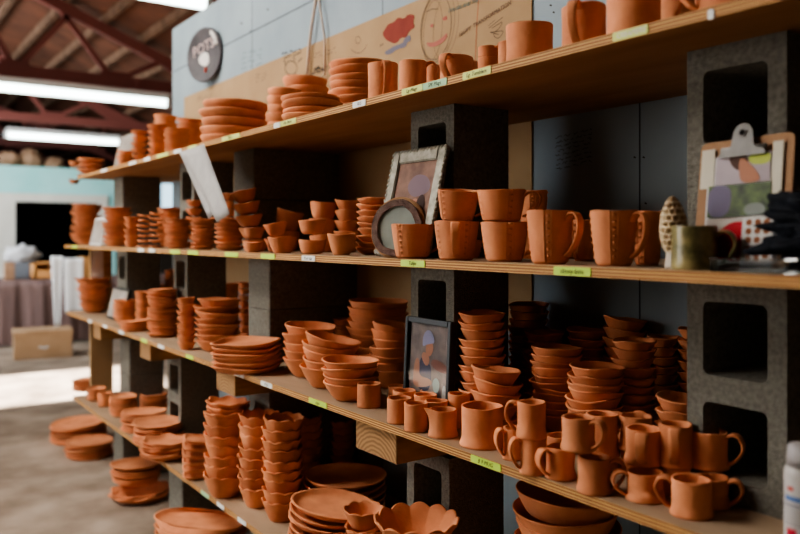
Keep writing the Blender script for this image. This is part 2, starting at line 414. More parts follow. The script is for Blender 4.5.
BW, BH = .194, .408
def rrect(w, h, r, n):
    pts = []
    for (cx, cy, a0) in ((w/2-r, h/2-r, 0), (-w/2+r, h/2-r, PI/2), (-w/2+r, -h/2+r, PI), (w/2-r, -h/2+r, 1.5*PI)):
        for k in range(n): a = a0+PI/2*k/(n-1); pts.append((cx+r*math.cos(a), cy+r*math.sin(a)))
    return pts
def hollow_block(y, z, label, x=1.30, h=BH):
    vs = []; fs = []; n = 6; m = 4*n; D = .194
    for cell in (0, 1):
        cz = h*(.25+.5*cell)
        o_ = rrect(BW, h/2, .0005, n); i_ = rrect(.126, h*.5-.068, .013, n); j_ = rrect(.092, h*.5-.095, .012, n); cz2 = cz+(.008 if cell == 0 else -.010)
        base = len(vs)
        for (px, ring, c) in ((0, o_, cz), (0, i_, cz2), (D, j_, cz2), (D, o_, cz)):
            for (a, b) in ring: vs.append((px, a, b+c))
        for lay in range(3):
            for k in range(m):
                A = base+lay*m; B = A+m; fs.append((A+k, A+(k+1)%m, B+(k+1)%m, B+k))
        for k in range(m):                 # outer skin, leaving out the joint between the cells
            z0 = o_[k][1]; z1 = o_[(k+1)%m][1]; inner = -h/4 if cell else h/4
            if abs(z0-inner) < 1e-5+.0006 and abs(z1-inner) < 1e-5+.0006: continue
            fs.append((base+k, base+3*m+k, base+3*m+(k+1)%m, base+(k+1)%m))
    o = mesh_obj('concrete_block', vs, fs, CONC, loc=(x, y, z))
    bm = bmesh.new(); bm.from_mesh(o.data); bmesh.ops.remove_doubles(bm, verts=bm.verts, dist=.0012); bmesh.ops.recalc_face_normals(bm, faces=bm.faces); bm.to_mesh(o.data); bm.free()
    tag(o, label, 'concrete block'); return o
def solid_block(y, z, label, h, x=1.30, D=.395):
    # end face towards the aisle with the shallow flange groove of a building block
    w = BW/2; g = .018
    P = [(0, -w), (0, -w*.52), (g, -w*.42), (g, w*.42), (0, w*.52), (0, w), (D, w), (D, w*.52), (D-g, w*.42), (D-g, -w*.42), (D, -w*.52), (D, -w)]
    if not DEEPGROOVE: P = [(.004, -w), (0, -w+.004), (0, w-.004), (.004, w), (D-.004, w), (D, w-.004), (D, w*.52), (D-g, w*.42), (D-g, -w*.42), (D, -w*.52), (D, -w+.004), (D-.004, -w)]
    n = len(P); vs = [(a, b, 0) for a, b in P]+[(a, b, h-.003) for a, b in P]
    fs = [tuple(range(n))[::-1], tuple(range(n, 2*n))]+[(k, (k+1)%n, n+(k+1)%n, n+k) for k in range(n)]
    o = mesh_obj('concrete_block', vs, fs, CONC, loc=(x, y, z)); 
    bm = bmesh.new(); bm.from_mesh(o.data); bmesh.ops.recalc_face_normals(bm, faces=bm.faces); bm.to_mesh(o.data); bm.free()
    tag(o, label, 'concrete block'); return o
DEEPGROOVE = False
COL = {'A': .808, 'B': 1.705, 'C': 2.965, 'D': 3.62, 'E': 4.79}
def timber(y, z, label, w=.20):
    mb = MB(); mb.box((0, -w/2, 0), (.50, w/2, .0885))
    o = mb.build('timber_offcut', [TIMBER, GRAIN], loc=(1.155, y, z), bevel=.002)
    for p in o.data.polygons:
        if abs(p.normal.x) > .9: p.material_index = 1
    tag(o, label, 'timber')
near = {'A': 'behind the clipboard', 'B': 'behind the silver photo frame', 'C': 'past the small bowls', 'D': 'past the hanging paper', 'E': 'at the far end of the shelving'}
hollow_block(COL['A'], ZT[2], 'upright hollow concrete block with two holes, behind the clipboard on the second shelf')
hollow_block(COL['B'], ZT[2], 'upright hollow concrete block behind the ornate silver photo frame')
hollow_block(COL['D'], ZT[2], 'upright hollow concrete block just past the hanging grey paper, under the top shelf')
for k in (0, 1):
    w = ('lower', 'upper')[k]
    solid_block(COL['C'], ZT[2]+k*BH/2, f'{w} of two solid concrete blocks behind the small clay bowls, second shelf', BH/2)
    solid_block(COL['E'], ZT[2]+k*BH/2, f'{w} of two solid concrete blocks at the far end of the second shelf', BH/2, D=.22)
    solid_block(2.82, ZT[3]+k*BH/2, f'{w} of two solid concrete blocks behind the square plates, third shelf', BH/2)
    solid_block(4.66, ZT[4]+k*BH/2, f'{w} of two solid concrete blocks at the far end of the bottom shelf', BH/2, D=.2)
    solid_block(2.82, ZT[4]+k*BH/2, f'{w} of two solid concrete blocks behind the scalloped bowls, bottom shelf', BH/2)
hollow_block(COL['A'], ZT[3], 'large upright hollow concrete block right of the mug cluster, third shelf')
hollow_block(COL['B'], ZT[3], 'upright hollow concrete block behind the black photo frame')
hollow_block(3.71, ZT[3], 'upright hollow concrete block behind the big far bowls, third shelf')
hollow_block(4.71, ZT[3], 'upright hollow concrete block at the far end of the third shelf')
hollow_block(COL['A']-.08, ZT[4], 'hollow concrete block under the mug cluster, bottom shelf')
hollow_block(COL['B']+.02, ZT[4], 'upright hollow concrete block under the wide timber offcut, bottom shelf')
hollow_block(3.80, ZT[4], 'upright hollow concrete block behind the wavy plates, bottom shelf')
for k, w in (('A', 'nearest'), ('B', 'second'), ('C', 'third'), ('D', 'fourth'), ('E', 'fifth')):
    solid_block({'A': .8, 'B': 1.7, 'C': 2.8, 'D': 3.78, 'E': 4.79}[k], .0015, f'{w} concrete block foot along the floor under the lowest shelf', .4085)
timber(COL['A']-.06, ZT[4]+BH, 'timber offcut holding the third shelf under the mug cluster')
timber(COL['B']+.06, ZT[4]+BH, 'wide timber offcut with ringed end grain under the small tumblers')
timber(2.80, ZT[4]+BH, 'timber offcut under the square plates', .18)
timber(3.79, ZT[4]+BH, 'timber offcut on the hollow block under the far bowls', .16)
timber(4.70, ZT[4]+BH, 'timber offcut at the far end of the third shelf', .16)
# upright board ends at the far end
for z0, h, lb, xa, xb, yy in ((ZT[3], BH, 'pale upright board with a pinned paper at the far end, third shelf', 1.265, 1.40, 5.31), (ZT[4], BH+.088, 'pale wide upright board at the far end, bottom shelf', 1.225, 1.36, 5.13)):
    mb = MB(); mb.box((xa, yy, z0+.0005), (xb, yy+.035, z0+h)); e = mb.build('upright_board', TIMBER if z0 > .9 else KRAFT, bevel=.002)
    tag(e, lb, 'board')
mb = MB(); mb.box((1.275, 5.305, ZT[3]+.20), (1.345, 5.3095, ZT[3]+.40)); tag(mb.build('paper_note', PAPER), 'white paper pinned to the far upright board', 'paper')

# ------------------------------------------------------------------ shell
def struct(mb, name, mt, **kw): return tag(mb.build(name, mt, **kw), kind='structure')
mb = MB(); mb.box((XW, -1.5, 0), (XW+.08, 5.0, 2.77)); struct(mb, 'wall_right', WALL)
k = 0
for y in (.106, 1.326, 2.546, 3.766):
    k += 1; mb = MB(); mb.box((XW-.0012, y-.002, .0), (XW+.001, y+.002, 2.765)); struct(mb, f'trim_{k}', SEAM)
k += 1; mb = MB(); mb.box((XW-.0012, 0, 2.488), (XW+.001, 4.98, 2.494)); struct(mb, f'trim_{k}', SEAM)
FLOOR = noisy('dusty_concrete_floor', (.17, .125, .09), (.40, .32, .25), scale=3.2, rough=.85, bump=.6, bscale=30, detail=10)
mb = MB(); mb.box((-5, -4, -.1), (9, 24, 0)); struct(mb, 'floor', FLOOR)
DARKW = noisy('dark_boards', (.05, .04, .035), (.09, .07, .055), scale=4, rough=.9)
LEFTW = noisy('warm_grey_wall', (.22, .19, .16), (.30, .26, .22), scale=3, rough=.9)
mb = MB(); mb.box((-5.1, -4, 0), (-5, 7.25, 4.6)); mb.box((-5.1, 8.87, 0), (-5, 24, 4.6)); mb.box((-5.1, 7.25, 2.95), (-5, 8.87, 4.6)); struct(mb, 'wall_left', LEFTW)  # unseen doorway gap, assumed from the sun strip on the floor
mb = MB(); mb.box((-5.1, -4.1, 0), (9, -4, 5.6)); struct(mb, 'wall_back', LEFTW)
mb = MB(); mb.box((-5.1, 24, 0), (9, 24.1, 5.6)); struct(mb, 'wall_far', DARKW)
mb = MB(); mb.box((8.9, -4, 0), (9, 24, 5.6)); struct(mb, 'wall_side', DARKW)
# pitched roof
ROOFD = noisy('roof_deck', (.07, .028, .016), (.15, .058, .032), scale=3, rough=.9)
RAFT = noisy('pale_rafters', (.09, .05, .03), (.19, .11, .07), scale=5, rough=.9)
STL = flat('oxide_red_steel', (.19, .062, .050), .6)
def rz(x): return EYE+3.52-.4*max(x, 0)-.15*max(-x, 0)*0 if x >= 0 else EYE+3.52+.1*x
mb = MB()
xs = [-5.1, 0, 9.0]
for a, b in ((0, 1), (1, 2)):
    xa, xb = xs[a], xs[b]
    vs = [(xa, -4, rz(xa)), (xb, -4, rz(xb)), (xb, 24, rz(xb)), (xa, 24, rz(xa))]; vs += [(p[0], p[1], p[2]+.1) for p in vs]
    mb.add(vs, [(0,3,2,1),(4,5,6,7),(0,1,5,4),(1,2,6,5),(2,3,7,6),(3,0,4,7)])
struct(mb, 'ceiling', ROOFD)
kk = 10
for i, x in enumerate([.3+.42*j for j in range(14)]):
    mb = MB(); mb.beam((x, 6.5, rz(x)-.05), (x, 23.9, rz(x)-.05), .05, .10)
    o = mb.build('roof_purlin', RAFT); tag(o, f'pale timber purlin running under the roof deck, {ORD[i] if i else "first"} from the ridge', 'purlin', 'roof purlins', 'structure')
for i, y in enumerate((5.75, 9.4, 13.0, 16.6, 20.2)):
    lab = ['nearest', 'second', 'third', 'fourth', 'farthest'][i]
    e = empty('roof_truss', (0, y, 0)); tag(e, f'{lab} oxide red steel roof truss counting from the shelves', 'truss', 'roof trusses')
    cz = EYE+1.80
    def seg(nm, a, b, w, h):
        m_ = MB(); m_.beam((a[0], 0, a[1]), (b[0], 0, b[1]), w, h); m_.build(nm, STL, e)
    seg('bottom_chord', (-4.9, cz), (4.25, cz), .10, .13)
    seg('top_chord', (0, rz(0)-.17), (4.5, rz(4.5)-.17), .09, .12)
    seg('top_chord', (-4.9, rz(-4.9)-.17), (0, rz(0)-.17), .09, .12)
    nodes = [2.5-1.05*j for j in range(-1, 7)]
    for j, xn in enumerate(nodes):
        seg('web', (xn, cz), (xn-.62, rz(xn-.62)-.17), .05, .06)
        if xn+.62 < 4.2: seg('web', (xn, cz), (xn+.58, rz(xn+.58)-.17), .05, .06)
        g = MB(); g.box((xn-.14, -.02, cz-.08), (xn+.14, .02, cz+.12)); g.build('gusset_plate', STL, e)
# fluorescent fittings
GLOW = flat('lit_tube', (.86, 1.0, .95), emit=9.0)
WHT = flat('white_enamel', (.6, .6, .58), .4)
for (xa, xb, y, z, lb) in ((.68, 3.10, 9.28, EYE+1.60, 'long lit fluorescent batten crossing under the second roof truss'),
                           (on_plane_y(6, 130, 12.75).x, 3.48, 12.75, EYE+1.50, 'farther shorter-looking lit fluorescent batten over the turquoise room'),
                           (-.35, 2.0, 5.15, EYE+1.60, 'lit fluorescent batten above the end of the grey partition')):
    e = empty('fluorescent_light', ((xa+xb)/2, y, z)); h = (xb-xa)/2
    m_ = MB(); m_.box((-h, -.06, .03), (h, .06, .10)); m_.build('housing', WHT, e, bevel=.006)
    m_ = MB(); m_.tube([(-h+.03, 0, 0), (h-.03, 0, 0)], .055, 12); m_.build('tube', GLOW, e, smooth=True)
    for s in (-1, 1):
        m_ = MB(); m_.box((s*h-.03, -.05, -.06), (s*h+.01, .05, .05)); m_.build('end_cap', WHT, e)
        m_ = MB(); m_.beam((s*h*.7, 0, .1), (s*h*.7, 0, .26), .015, .015); m_.build('hanger', STL, e)
    tag(e, lb, 'ceiling light')

# inner turquoise room far back
TURQ = noisy('turquoise_boards', (.33, .72, .70), (.46, .82, .80), scale=2, rough=.7)
OFFW = noisy('off_white_frame', (.72, .68, .60), (.82, .78, .70), scale=3, rough=.8)
BLK = flat('dark_inside', (.008, .006, .005), 1)  # near-black colour stands in for shade inside the room and clip hole
TX = on_plane_y(116, 200, 14).x; p1 = on_plane_y(15, 200, 14); p2 = on_plane_y(98, 200, 14)
mb = MB(); mb.box((-1.5, 14, EYE+.70), (TX, 14.2, EYE+1.14)); mb.box((p2.x+.15, 14.0, 0), (TX, 14.2, EYE+.70)); mb.box((-1.5, 14, 0), (p1.x-.35, 14.2, EYE+.70)); mb.box((-1.5, 14.2, EYE+1.04), (TX, 18, EYE+1.14)); struct(mb, 'wall_turquoise', TURQ)
mb = MB(); mb.box((p1.x-.35, 13.95, EYE+.56), (p2.x+.15, 14.05, EYE+.70)); mb.box((p1.x-.35, 13.95, 0), (p1.x, 14.05, EYE+.56)); mb.box((p2.x, 13.95, 0), (p2.x+.15, 14.05, EYE+.56)); struct(mb, 'door_1', OFFW)
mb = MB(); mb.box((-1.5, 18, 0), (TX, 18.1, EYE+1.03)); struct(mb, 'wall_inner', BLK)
# sacks and timber stored on the roof of the inner room
SACK = noisy('burlap', (.26, .15, .09), (.48, .30, .19), scale=6, rough=.95, bump=.5)
from mathutils import noise as mnoise
def blob(name, loc, size, mt, seed, amp=.18, parent=None, rings=14, seg=22, ruf=0):
    rnd = random.Random(seed); ph = [(rnd.uniform(1, 4), rnd.uniform(1, 4), rnd.uniform(0, 6), rnd.uniform(.3, 1)) for _ in range(5)]
    vs = []; fs = []
    for i in range(rings+1):
        b = -PI/2+PI*i/rings
        for k in range(seg):
            a = 2*PI*k/seg
            q = 1+amp*sum(w*math.sin(p*a+c)*math.cos(r*b+c) for p, r, c, w in [(round(p), r, c, w) for p, r, c, w in ph])/2
            if ruf:
                d_ = Vector((math.cos(b)*math.cos(a), math.cos(b)*math.sin(a), math.sin(b))); q += ruf*(abs(mnoise.noise(d_*3.2+Vector((seed, 0, 0))))*1.6-.3)+ruf*.5*abs(mnoise.noise(d_*8))
            vs.append((size[0]*q*math.cos(b)*math.cos(a), size[1]*q*math.cos(b)*math.sin(a), size[2]*max(0, 1+q*math.sin(b)*1.08)))
    for i in range(rings):
        for k in range(seg): fs.append((i*seg+k, i*seg+(k+1)%seg, (i+1)*seg+(k+1)%seg, (i+1)*seg+k))
    return mesh_obj(name, vs, fs, mt, parent, True, loc)
for i, (u, w, h, lb) in enumerate(((8, .55, .20, 'leftmost lumpy brown sack stored on the turquoise room'), (30, .5, .26, 'brown sack stored second from the left on the turquoise room'),
                               (52, .45, .17, 'paler brown sack in the middle on top of the turquoise room'), (75, .3, .14, 'small brown sack near the top shelf on the turquoise room'))):
    p = on_plane_y(u, 168, 14.7); tag(blob('storage_sack', (p.x, 14.6, EYE+1.145), (w*.36, .26, h*.62), SACK, i, .12, None, 24, 36, .3), lb, 'sack', 'sacks on the turquoise room')

# cloth-covered table, box, hangings
TCL = noisy('mauve_cloth', (.15, .10, .092), (.25, .165, .15), scale=4, rough=.95, stretch=(6, 1, .4))
e = empty('covered_table', (2.1, 11.6, 0)); tag(e, 'long table under a mauve brown cloth in front of the turquoise room', 'table')
vs = []; fs = []; n = 120
for k in range(n+1):
    q = k/n; x = -2.2+4.4*q; wv = .03*math.sin(x*16)+.02*math.sin(x*37)
    vs += [(x, -.42, .85), (x, -.44+wv*.3, .75), (x, -.47+wv, .02), (x, .42, .85)]
for k in range(n):
    a = 4*k; b = a+4; fs += [(a, a+1, b+1, b), (a+1, a+2, b+2, b+1), (a+3, a, b, b+3)]
mesh_obj('tablecloth', vs, fs, TCL, e, True)
m_ = MB(); m_.box((-2.15, -.40, .80), (2.15, .40, .845)); m_.build('table_top', TIMBER, e)
for sx in (-2.0, 2.0):
    for sy in (-.35, .35):
        m_ = MB(); m_.box((sx-.03, sy-.03, 0), (sx+.03, sy+.03, .80)); m_.build('leg', TIMBER, e)
CARD = noisy('cardboard', (.40, .26, .15), (.50, .34, .21), scale=4, rough=.9)
px, py = on_level(45, 358, 0)
e = empty('cardboard_box', (px+.0, py+.15, 0)); e.rotation_euler.z = -.12; tag(e, 'closed brown cardboard box on the floor before the covered table', 'box')
m_ = MB(); m_.box((-.31, -.2, .001), (.31, .2, .32)); m_.build('carton', CARD, e, bevel=.004)
m_ = MB(); m_.box((-.318, -.208, .275), (.318, .208, .330)); m_.build('lid', CARD, e, bevel=.003)
m_ = MB(); m_.tube([(-.05+.1*k/8, -.203, .13+.01*math.sin(k)) for k in range(9)], .012, 6); m_.build('printed_mark', PAPER, e)
CRATE = noisy('orange_wood', (.55, .26, .09), (.70, .36, .14), scale=5, rough=.8)
def hbox(name, u0, u1, v0, v1, y, mt, label, cat, dp=.2, bevel=.01):
    a = on_plane_y(u0, v1, y); b = on_plane_y(u1, v0, y); m_ = MB(); z0 = max(a.z, .8515) if False else a.z
    m_.box((a.x, y, z0), (b.x, y+dp, b.z)); o = m_.build(name, mt, bevel=bevel); return tag(o, label, cat)
def on_table(name, u0, u1, v0, y, mt, label, cat, dp=.2):
    a = on_plane_y(u0, 280, y); b = on_plane_y(u1, v0, y); m_ = MB(); m_.box((a.x, y, .8515), (b.x, y+dp, max(b.z, .90)))
    return tag(m_.build(name, mt, bevel=.008), label, cat)
# open crate
a = on_plane_y(34, 286, 11.25); b = on_plane_y(55, 262, 11.25)
e = empty('open_crate', ((a.x+b.x)/2, 11.4, .8515)); tag(e, 'orange brown open wooden crate on the covered table', 'crate'); w = (b.x-a.x)/2; h = b.z-.8515
for nm, A, B in (('side_panel', (-w, -.15, 0), (-w+.03, .15, h)), ('side_panel', (w-.03, -.15, 0), (w, .15, h)), ('bottom_panel', (-w, -.15, 0), (w, .15, .02)), ('front_panel', (-w, -.15, 0), (w, -.13, h*.55)), ('top_panel', (-w, -.15, h-.02), (w, .15, h)), ('back_panel', (-w, .13, 0), (w, .15, h))):
    m_ = MB(); m_.box(A, B); m_.build(nm, CRATE, e)
on_table('storage_case', 15, 60, 262, 11.62, flat('slate_grey', (.20, .22, .25)), 'long slate grey case lying behind the orange crate', 'case')
on_table('clay_jar', 5, 15, 262, 11.3, SACK, 'dark brown jar at the left end of the covered table', 'jar', .15)
blobm = noisy('white_plastic', (.55, .56, .58), (.72, .72, .74), scale=5, rough=.7)
p = on_plane_y(22, 262, 11.75); tag(blob('white_bag', (p.x, 11.75, on_plane_y(20, 262, 11.75).z-.0), (.20, .09, .10), blobm, 11, .1, None, 24, 36, .5), 'crumpled white bag on the slate grey case', 'bag')
on_table('orange_folder', 82, 92, 257, 11.3, CRATE, 'small orange box at the right end of the covered table', 'box')
WCLOTH = noisy('white_cloth', (.86, .86, .86), (.93, .93, .93), scale=4, rough=.9)
def drape(u0, u1, v0, v1, y, label, sh=1.0):
    a = on_plane_y(u0, v1, y); b = on_plane_y(u1, v0, y); vs = []; fs = []; nx, nz = 14, 12
    for j in range(nz+1):
        q = j/nz
        for i in range(nx+1):
            p = i/nx; c = (a.x+b.x)/2; ww = (b.x-a.x)/2*(1-(1-sh)*q)
            vs.append((c+(2*p-1)*ww, y-.006*math.sin(p*7)-.02*q, b.z+(a.z-b.z)*q))
    for j in range(nz):
        for i in range(nx): fs.append((j*(nx+1)+i, j*(nx+1)+i+1, (j+1)*(nx+1)+i+1, (j+1)*(nx+1)+i))
    for i in range(nx):  # fold over the table edge
        pass
    o = mesh_obj('white_towel', vs, fs, WCLOTH, None, True)
    s = o.modifiers.new('thick', 'SOLIDIFY'); s.thickness = .008
    return tag(o, label, 'towel')
drape(51, 63, 256, 326, 11.08, 'narrow pointed white towel hanging before the covered table', .45)
drape(64, 83, 258, 313, 11.08, 'broad white towel hanging beside the orange box', .9)
p = on_plane_y(57, 262, 11.06)
# bright panes seen past the end of the partition
for i, (u0, u1, v0, v1, y) in enumerate(((161, 173, 184, 214, 15.0), (160, 172, 98, 119, 20.0))):
    a = on_plane_y(u0, v1, y); b = on_plane_y(u1, v0, y)
    e = MB(); e.box((a.x, y, a.z), (b.x, y+.03, b.z)); struct(e, f'window_{i+1}', flat(f'daylit_pane_{i}', (.55, .80, .95), emit=2.2))
    e = MB(); fr = .05
    for A, B in (((a.x-fr, y-.03, a.z-fr), (a.x, y+.04, b.z+fr)), ((b.x, y-.03, a.z-fr), (b.x+fr, y+.04, b.z+fr)), ((a.x-fr, y-.03, a.z-fr), (b.x+fr, y+.04, a.z)), ((a.x-fr, y-.03, b.z), (b.x+fr, y+.04, b.z+fr))): e.box(A, B)
    struct(e, f'trim_{i+20}', DARKW)
mb = MB(); mb.box((4.5, 20.05, 0), (9, 20.15, 4)); struct(mb, 'wall_end', DARKW)
a = on_plane_y(161, 214, 14.9); mb = MB(); mb.box((TX+.02, 15.04, 0), (8.9, 15.12, 2.6)); struct(mb, 'wall_partition', DARKW)

# ------------------------------------------------------------------ drawings on the wall
def WP(u, v, off=.003): return on_plane_x(u, v, XW-off)
bt = WP(185, 98); ul = along(185, XW)[0]; ur = along(533, XW)[0]
zt = EYE+.863; zb = EYE-.30
e = empty('brown_board_sheet', (XW-.004, (ul+ur)/2, zb)); tag(e, 'long brown board sheet covered in drawings on the grey wall', 'board')
def child_at(mb, name, mt, smooth=False):
    o = mb.build(name, mt, e, smooth); o.matrix_parent_inverse = Matrix.Translation(-Vector(e.location)); return o
mb = MB(); mb.box((XW-.006, ur, zb), (XW-.001, ul, zt)); child_at(mb, 'sheet', KRAFT)
def poly(pts, off=.0075): 
    m_ = MB(); P = [WP(u, v, off) for u, v in pts]; Q = [p+Vector((.001, 0, 0)) for p in P]; n = len(P)
    m_.add(P+Q, [tuple(range(n)), tuple(range(n, 2*n))[::-1]]+[(k, (k+1)%n, n+(k+1)%n, n+k) for k in range(n)]); return m_
def stroke(m_, pts, px=.9, off=.007):
    P = [WP(u, v, off) for u, v in pts]; d = depth(P[0].x, P[0].y); w = px*d/F
    for i in range(len(P)-1):
        t = (P[i+1]-P[i]); 
        if t.length < 1e-6: continue
        t.normalize(); n_ = Vector((0, -t.z, t.y))*w/2; a, b = P[i]-t*w*.3, P[i+1]+t*w*.3
        m_.add([a-n_, b-n_, b+n_, a+n_], [(0, 1, 2, 3)])
def chaik(pts, k=2, closed=True):
    for _ in range(k):
        q = []; n = len(pts)
        for i in range(n if closed else n-1):
            a, b = pts[i], pts[(i+1) % n]; q += [(a[0]*.75+b[0]*.25, a[1]*.75+b[1]*.25), (a[0]*.25+b[0]*.75, a[1]*.25+b[1]*.75)]
        pts = q
    return pts
REDP = noisy('red_paint', (.17, .022, .013), (.23, .038, .02), scale=10, rough=.8); BLUP = flat('grey_blue_paint', (.14, .13, .165)); PNKP = flat('faded_red_paint', (.36, .12, .085))
child_at(poly(chaik([(382, 34), (385, 29), (388, 24), (394, 22), (398, 17), (404, 19), (408, 14), (415, 15), (413, 22), (415, 27), (409, 31), (406, 38), (401, 37), (396, 44), (390, 42), (386, 40)], 1)), 'red_patch', REDP)
child_at(poly(chaik([(384, 52), (391, 48), (394, 46), (403, 43), (404, 39), (410, 34), (411, 41), (407, 42), (406, 47), (397, 49), (391, 54), (386, 55)], 1)), 'blue_patch', BLUP)
mb = MB()
def ell(cx, cy, rx, ry, tilt=0, n=40, a0=0, a1=2*PI):
    t = math.radians(tilt); return [(cx+rx*math.cos(a)*math.cos(t)-ry*math.sin(a)*math.sin(t), cy+rx*math.cos(a)*math.sin(t)+ry*math.sin(a)*math.cos(t)) for a in [a0+(a1-a0)*k/n for k in range(n+1)]]
stroke(mb, ell(436, 27, 15, 33, 6), 1.0); stroke(mb, ell(438, 26, 16, 37, 9), .6); stroke(mb, ell(433, 30, 9, 30, 5), .5); stroke(mb, ell(446, 25, 12, 34, 8), .5)
stroke(mb, [(426, 12), (432, 9), (438, 9)], 1.0)
child_at(mb, 'face_outline', INKF)
child_at(poly(chaik([(429, 25), (434, 23), (432, 29)])), 'eye_mark', PNKP); child_at(poly(chaik([(442, 18), (447, 15), (447, 20), (443, 21)])), 'eye_mark', PNKP)
child_at(poly(chaik([(426, 42), (431, 43), (437, 41), (443, 37), (447, 32), (447, 38), (442, 43), (434, 47), (428, 47)])), 'smile_mark', PNKP)
mb = MB(); stroke(mb, [(478.5, 0), (476.5, 30), (475, 70)], 1.5); child_at(mb, 'rust_line', RUST)
# handwriting
def text(body, size, mt, name, parent=None, at=None, yrot=0, ext=.0003, font_shear=.1, facing='x'):
    cu = bpy.data.curves.new(name, 'FONT'); cu.body = body; cu.size = size; cu.align_x = 'CENTER'; cu.align_y = 'CENTER'; cu.extrude = ext; cu.shear = font_shear
    cu.resolution_u = 2
    o = bpy.data.objects.new(name, cu); C.objects.link(o)
    dg = bpy.context.evaluated_depsgraph_get(); me = bpy.data.meshes.new_from_object(o.evaluated_get(dg)); bpy.data.objects.remove(o)
    me.materials.clear(); me.materials.append(mt)
    o = bpy.data.objects.new(name, me); C.objects.link(o)
    # text facing -x, reading towards -y (left to right for somebody in the aisle)
    M = Matrix(((0, 0, -1, 0), (-1, 0, 0, 0), (0, 1, 0, 0), (0, 0, 0, 1)))
    o.matrix_world = Matrix.Translation(at)@M@Matrix.Rotation(yrot, 4, 'Z')
    if parent is not None:
        o.parent = parent; o.matrix_parent_inverse = parent.matrix_world.inverted()
    return o
bpy.context.view_layer.update()
text('HAPPY  TRANSFORMATION', .021, flat('pencil', (.15, .09, .06)), 'written_words', e, WP(484, 19.5, .008), math.radians(11))
text('COLORS AND THE', .019, INKG, 'written_words', e, WP(463, 6, .008), 0)
def scribble(m_, u0, v0, u1, v1, rows, seed, px=.7, off=.007, words=True):
    r = random.Random(seed)
    for j in range(rows):
        v = v0+(v1-v0)*(j+.5)/rows; u = u0+r.uniform(0, 3)
        while u < u1:
            L = r.uniform(3, 8); pts = []; k = 0
            while k < L and u+k < u1: pts.append((u+k+r.uniform(-.3, .3), v-.25*(u+k-u0)+r.uniform(-1.3, 1.3))); k += .8
            if len(pts) > 1: stroke(m_, pts, px, off)
            u += L+r.uniform(1.5, 3)
mb = MB(); stroke(mb, [(488, 26), (495, 20)], .6); stroke(mb, [(489, 28), (503, 17)], .8); stroke(mb, chaik([(489, 30), (497, 25), (503, 21), (500, 28), (492, 34), (498, 40), (505, 30), (495, 32), (488, 32), (505, 36)], 2, False), .8); child_at(mb, 'signature', INKF)
mb = MB(); scribble(mb, 281, 52, 302, 60, 2, 3, 1.0); stroke(mb, ell(291, 68, 6, 7), 1.1); stroke(mb, [(284, 60), (286, 66)], 1.2); stroke(mb, [(298, 62), (302, 58)], 1.2); stroke(mb, [(293, 57), (295, 60)], 1.2); child_at(mb, 'sun_doodle', INK)
mb = MB(); scribble(mb, 312, 68, 327, 74, 3, 5, 1.6); child_at(mb, 'bold_scribble', INK); mb = MB(); scribble(mb, 312, 52, 336, 60, 2, 6, .7); child_at(mb, 'faint_scribble', INKF)
mb = MB(); stroke(mb, ell(358, 40, 2.5, 3.5), .8); stroke(mb, ell(358, 41, 9, 12, 0, 16, .3, 2.4), .8); stroke(mb, [(380, 46), (383, 44)], 1.6); scribble(mb, 196, 97, 214, 102, 2, 9, .6); scribble(mb, 254, 74, 268, 84, 3, 10, .6); child_at(mb, 'small_doodles', INKF)
# faint writing on the bare wall
mb = MB(); scribble(mb, 555, 136, 592, 172, 8, 21, .55, .0015); o = mb.build('wall_writing', INK); tag(o, 'short handwritten verse on the grey wall above the tall embossed mug', 'writing')
mb = MB(); scribble(mb, 240, 52, 262, 76, 5, 22, .6, .0015); o = mb.build('wall_writing', INKG); tag(o, 'faint green handwriting on the grey wall right of the round sign', 'writing')
mb = MB()
for (u, v) in ((634, 157), (643, 157), (645, 203), (550, 5), (553, 12), (267, 9), (250, 31), (241, 23)): stroke(mb, [(u, v), (u+1.4, v+.6)], 1.6, .0015)
o = mb.build('wall_stain', INK); tag(o, 'small dark nail marks scattered over the grey wall panels', 'stain', kind='stuff')

# hanging cord loop on the wall
STRAP = noisy('pale_cord', (.50, .38, .30), (.62, .50, .42), scale=20, rough=.9)
mb = MB()
mb.tube([WP(317.5, -22, .02), WP(316, 0, .02), WP(312, 24, .02), WP(309, 48, .02), WP(307.5, 74, .02)], .0075, 8, flat_=1.0)
mb.tube([WP(317.5, -22, .02), WP(319, 0, .02), WP(322, 20, .02), WP(325, 42, .02), WP(325, 74, .02), WP(318, 79, .02), WP(308, 76, .02)], .0045, 8)
tag(mb.build('hanging_cord', STRAP, smooth=True), 'pale loop of cord hanging down the grey wall behind the stacked plates', 'cord')

# round sign
SLATE = noisy('dark_slate', (.055, .05, .055), (.10, .09, .095), scale=12, rough=.6)
ct = WP(213.5, 56, .0); e = empty('round_sign', ct-Vector((.03, 0, 0))); tag(e, 'dark round sign with white lettering high on the grey wall', 'sign')
v, f = vessel([(.05, 0, 0), (.150, 0, 0), (.157, .008, 0), (.155, .022, 0), (.145, .020, 0), (.138, .014, 0)], 64); o = mesh_obj('disc', v, f, SLATE, e, True); o.rotation_euler = (0, -PI/2, 0); o.location = (.028, 0, 0)
bpy.context.view_layer.update()
WHP = flat('white_paint', (.70, .66, .62)); PKP = flat('pale_pink_paint', (.55, .42, .40))
text('POTS', .085, PKP, 'lettering', e, ct+Vector((-.0185, .01, .04)), math.radians(12), .0015)
mb = MB()
P = [(-.00, .035), (-.055, .03), (-.085, .0), (-.06, -.035), (-.01, -.05), (.02, -.02)]
P = chaik(P, 2); vs = [(-.0185, -a*1.0, b-.02) for a, b in [(-p[0]*-1, p[1]) for p in P]]; n = len(vs)
vs2 = [(x-.002, y, z) for x, y, z in vs]; mb.add(vs+vs2, [tuple(range(n)), tuple(range(n, 2*n))[::-1]]+[(k, (k+1)%n, n+(k+1)%n, n+k) for k in range(n)])
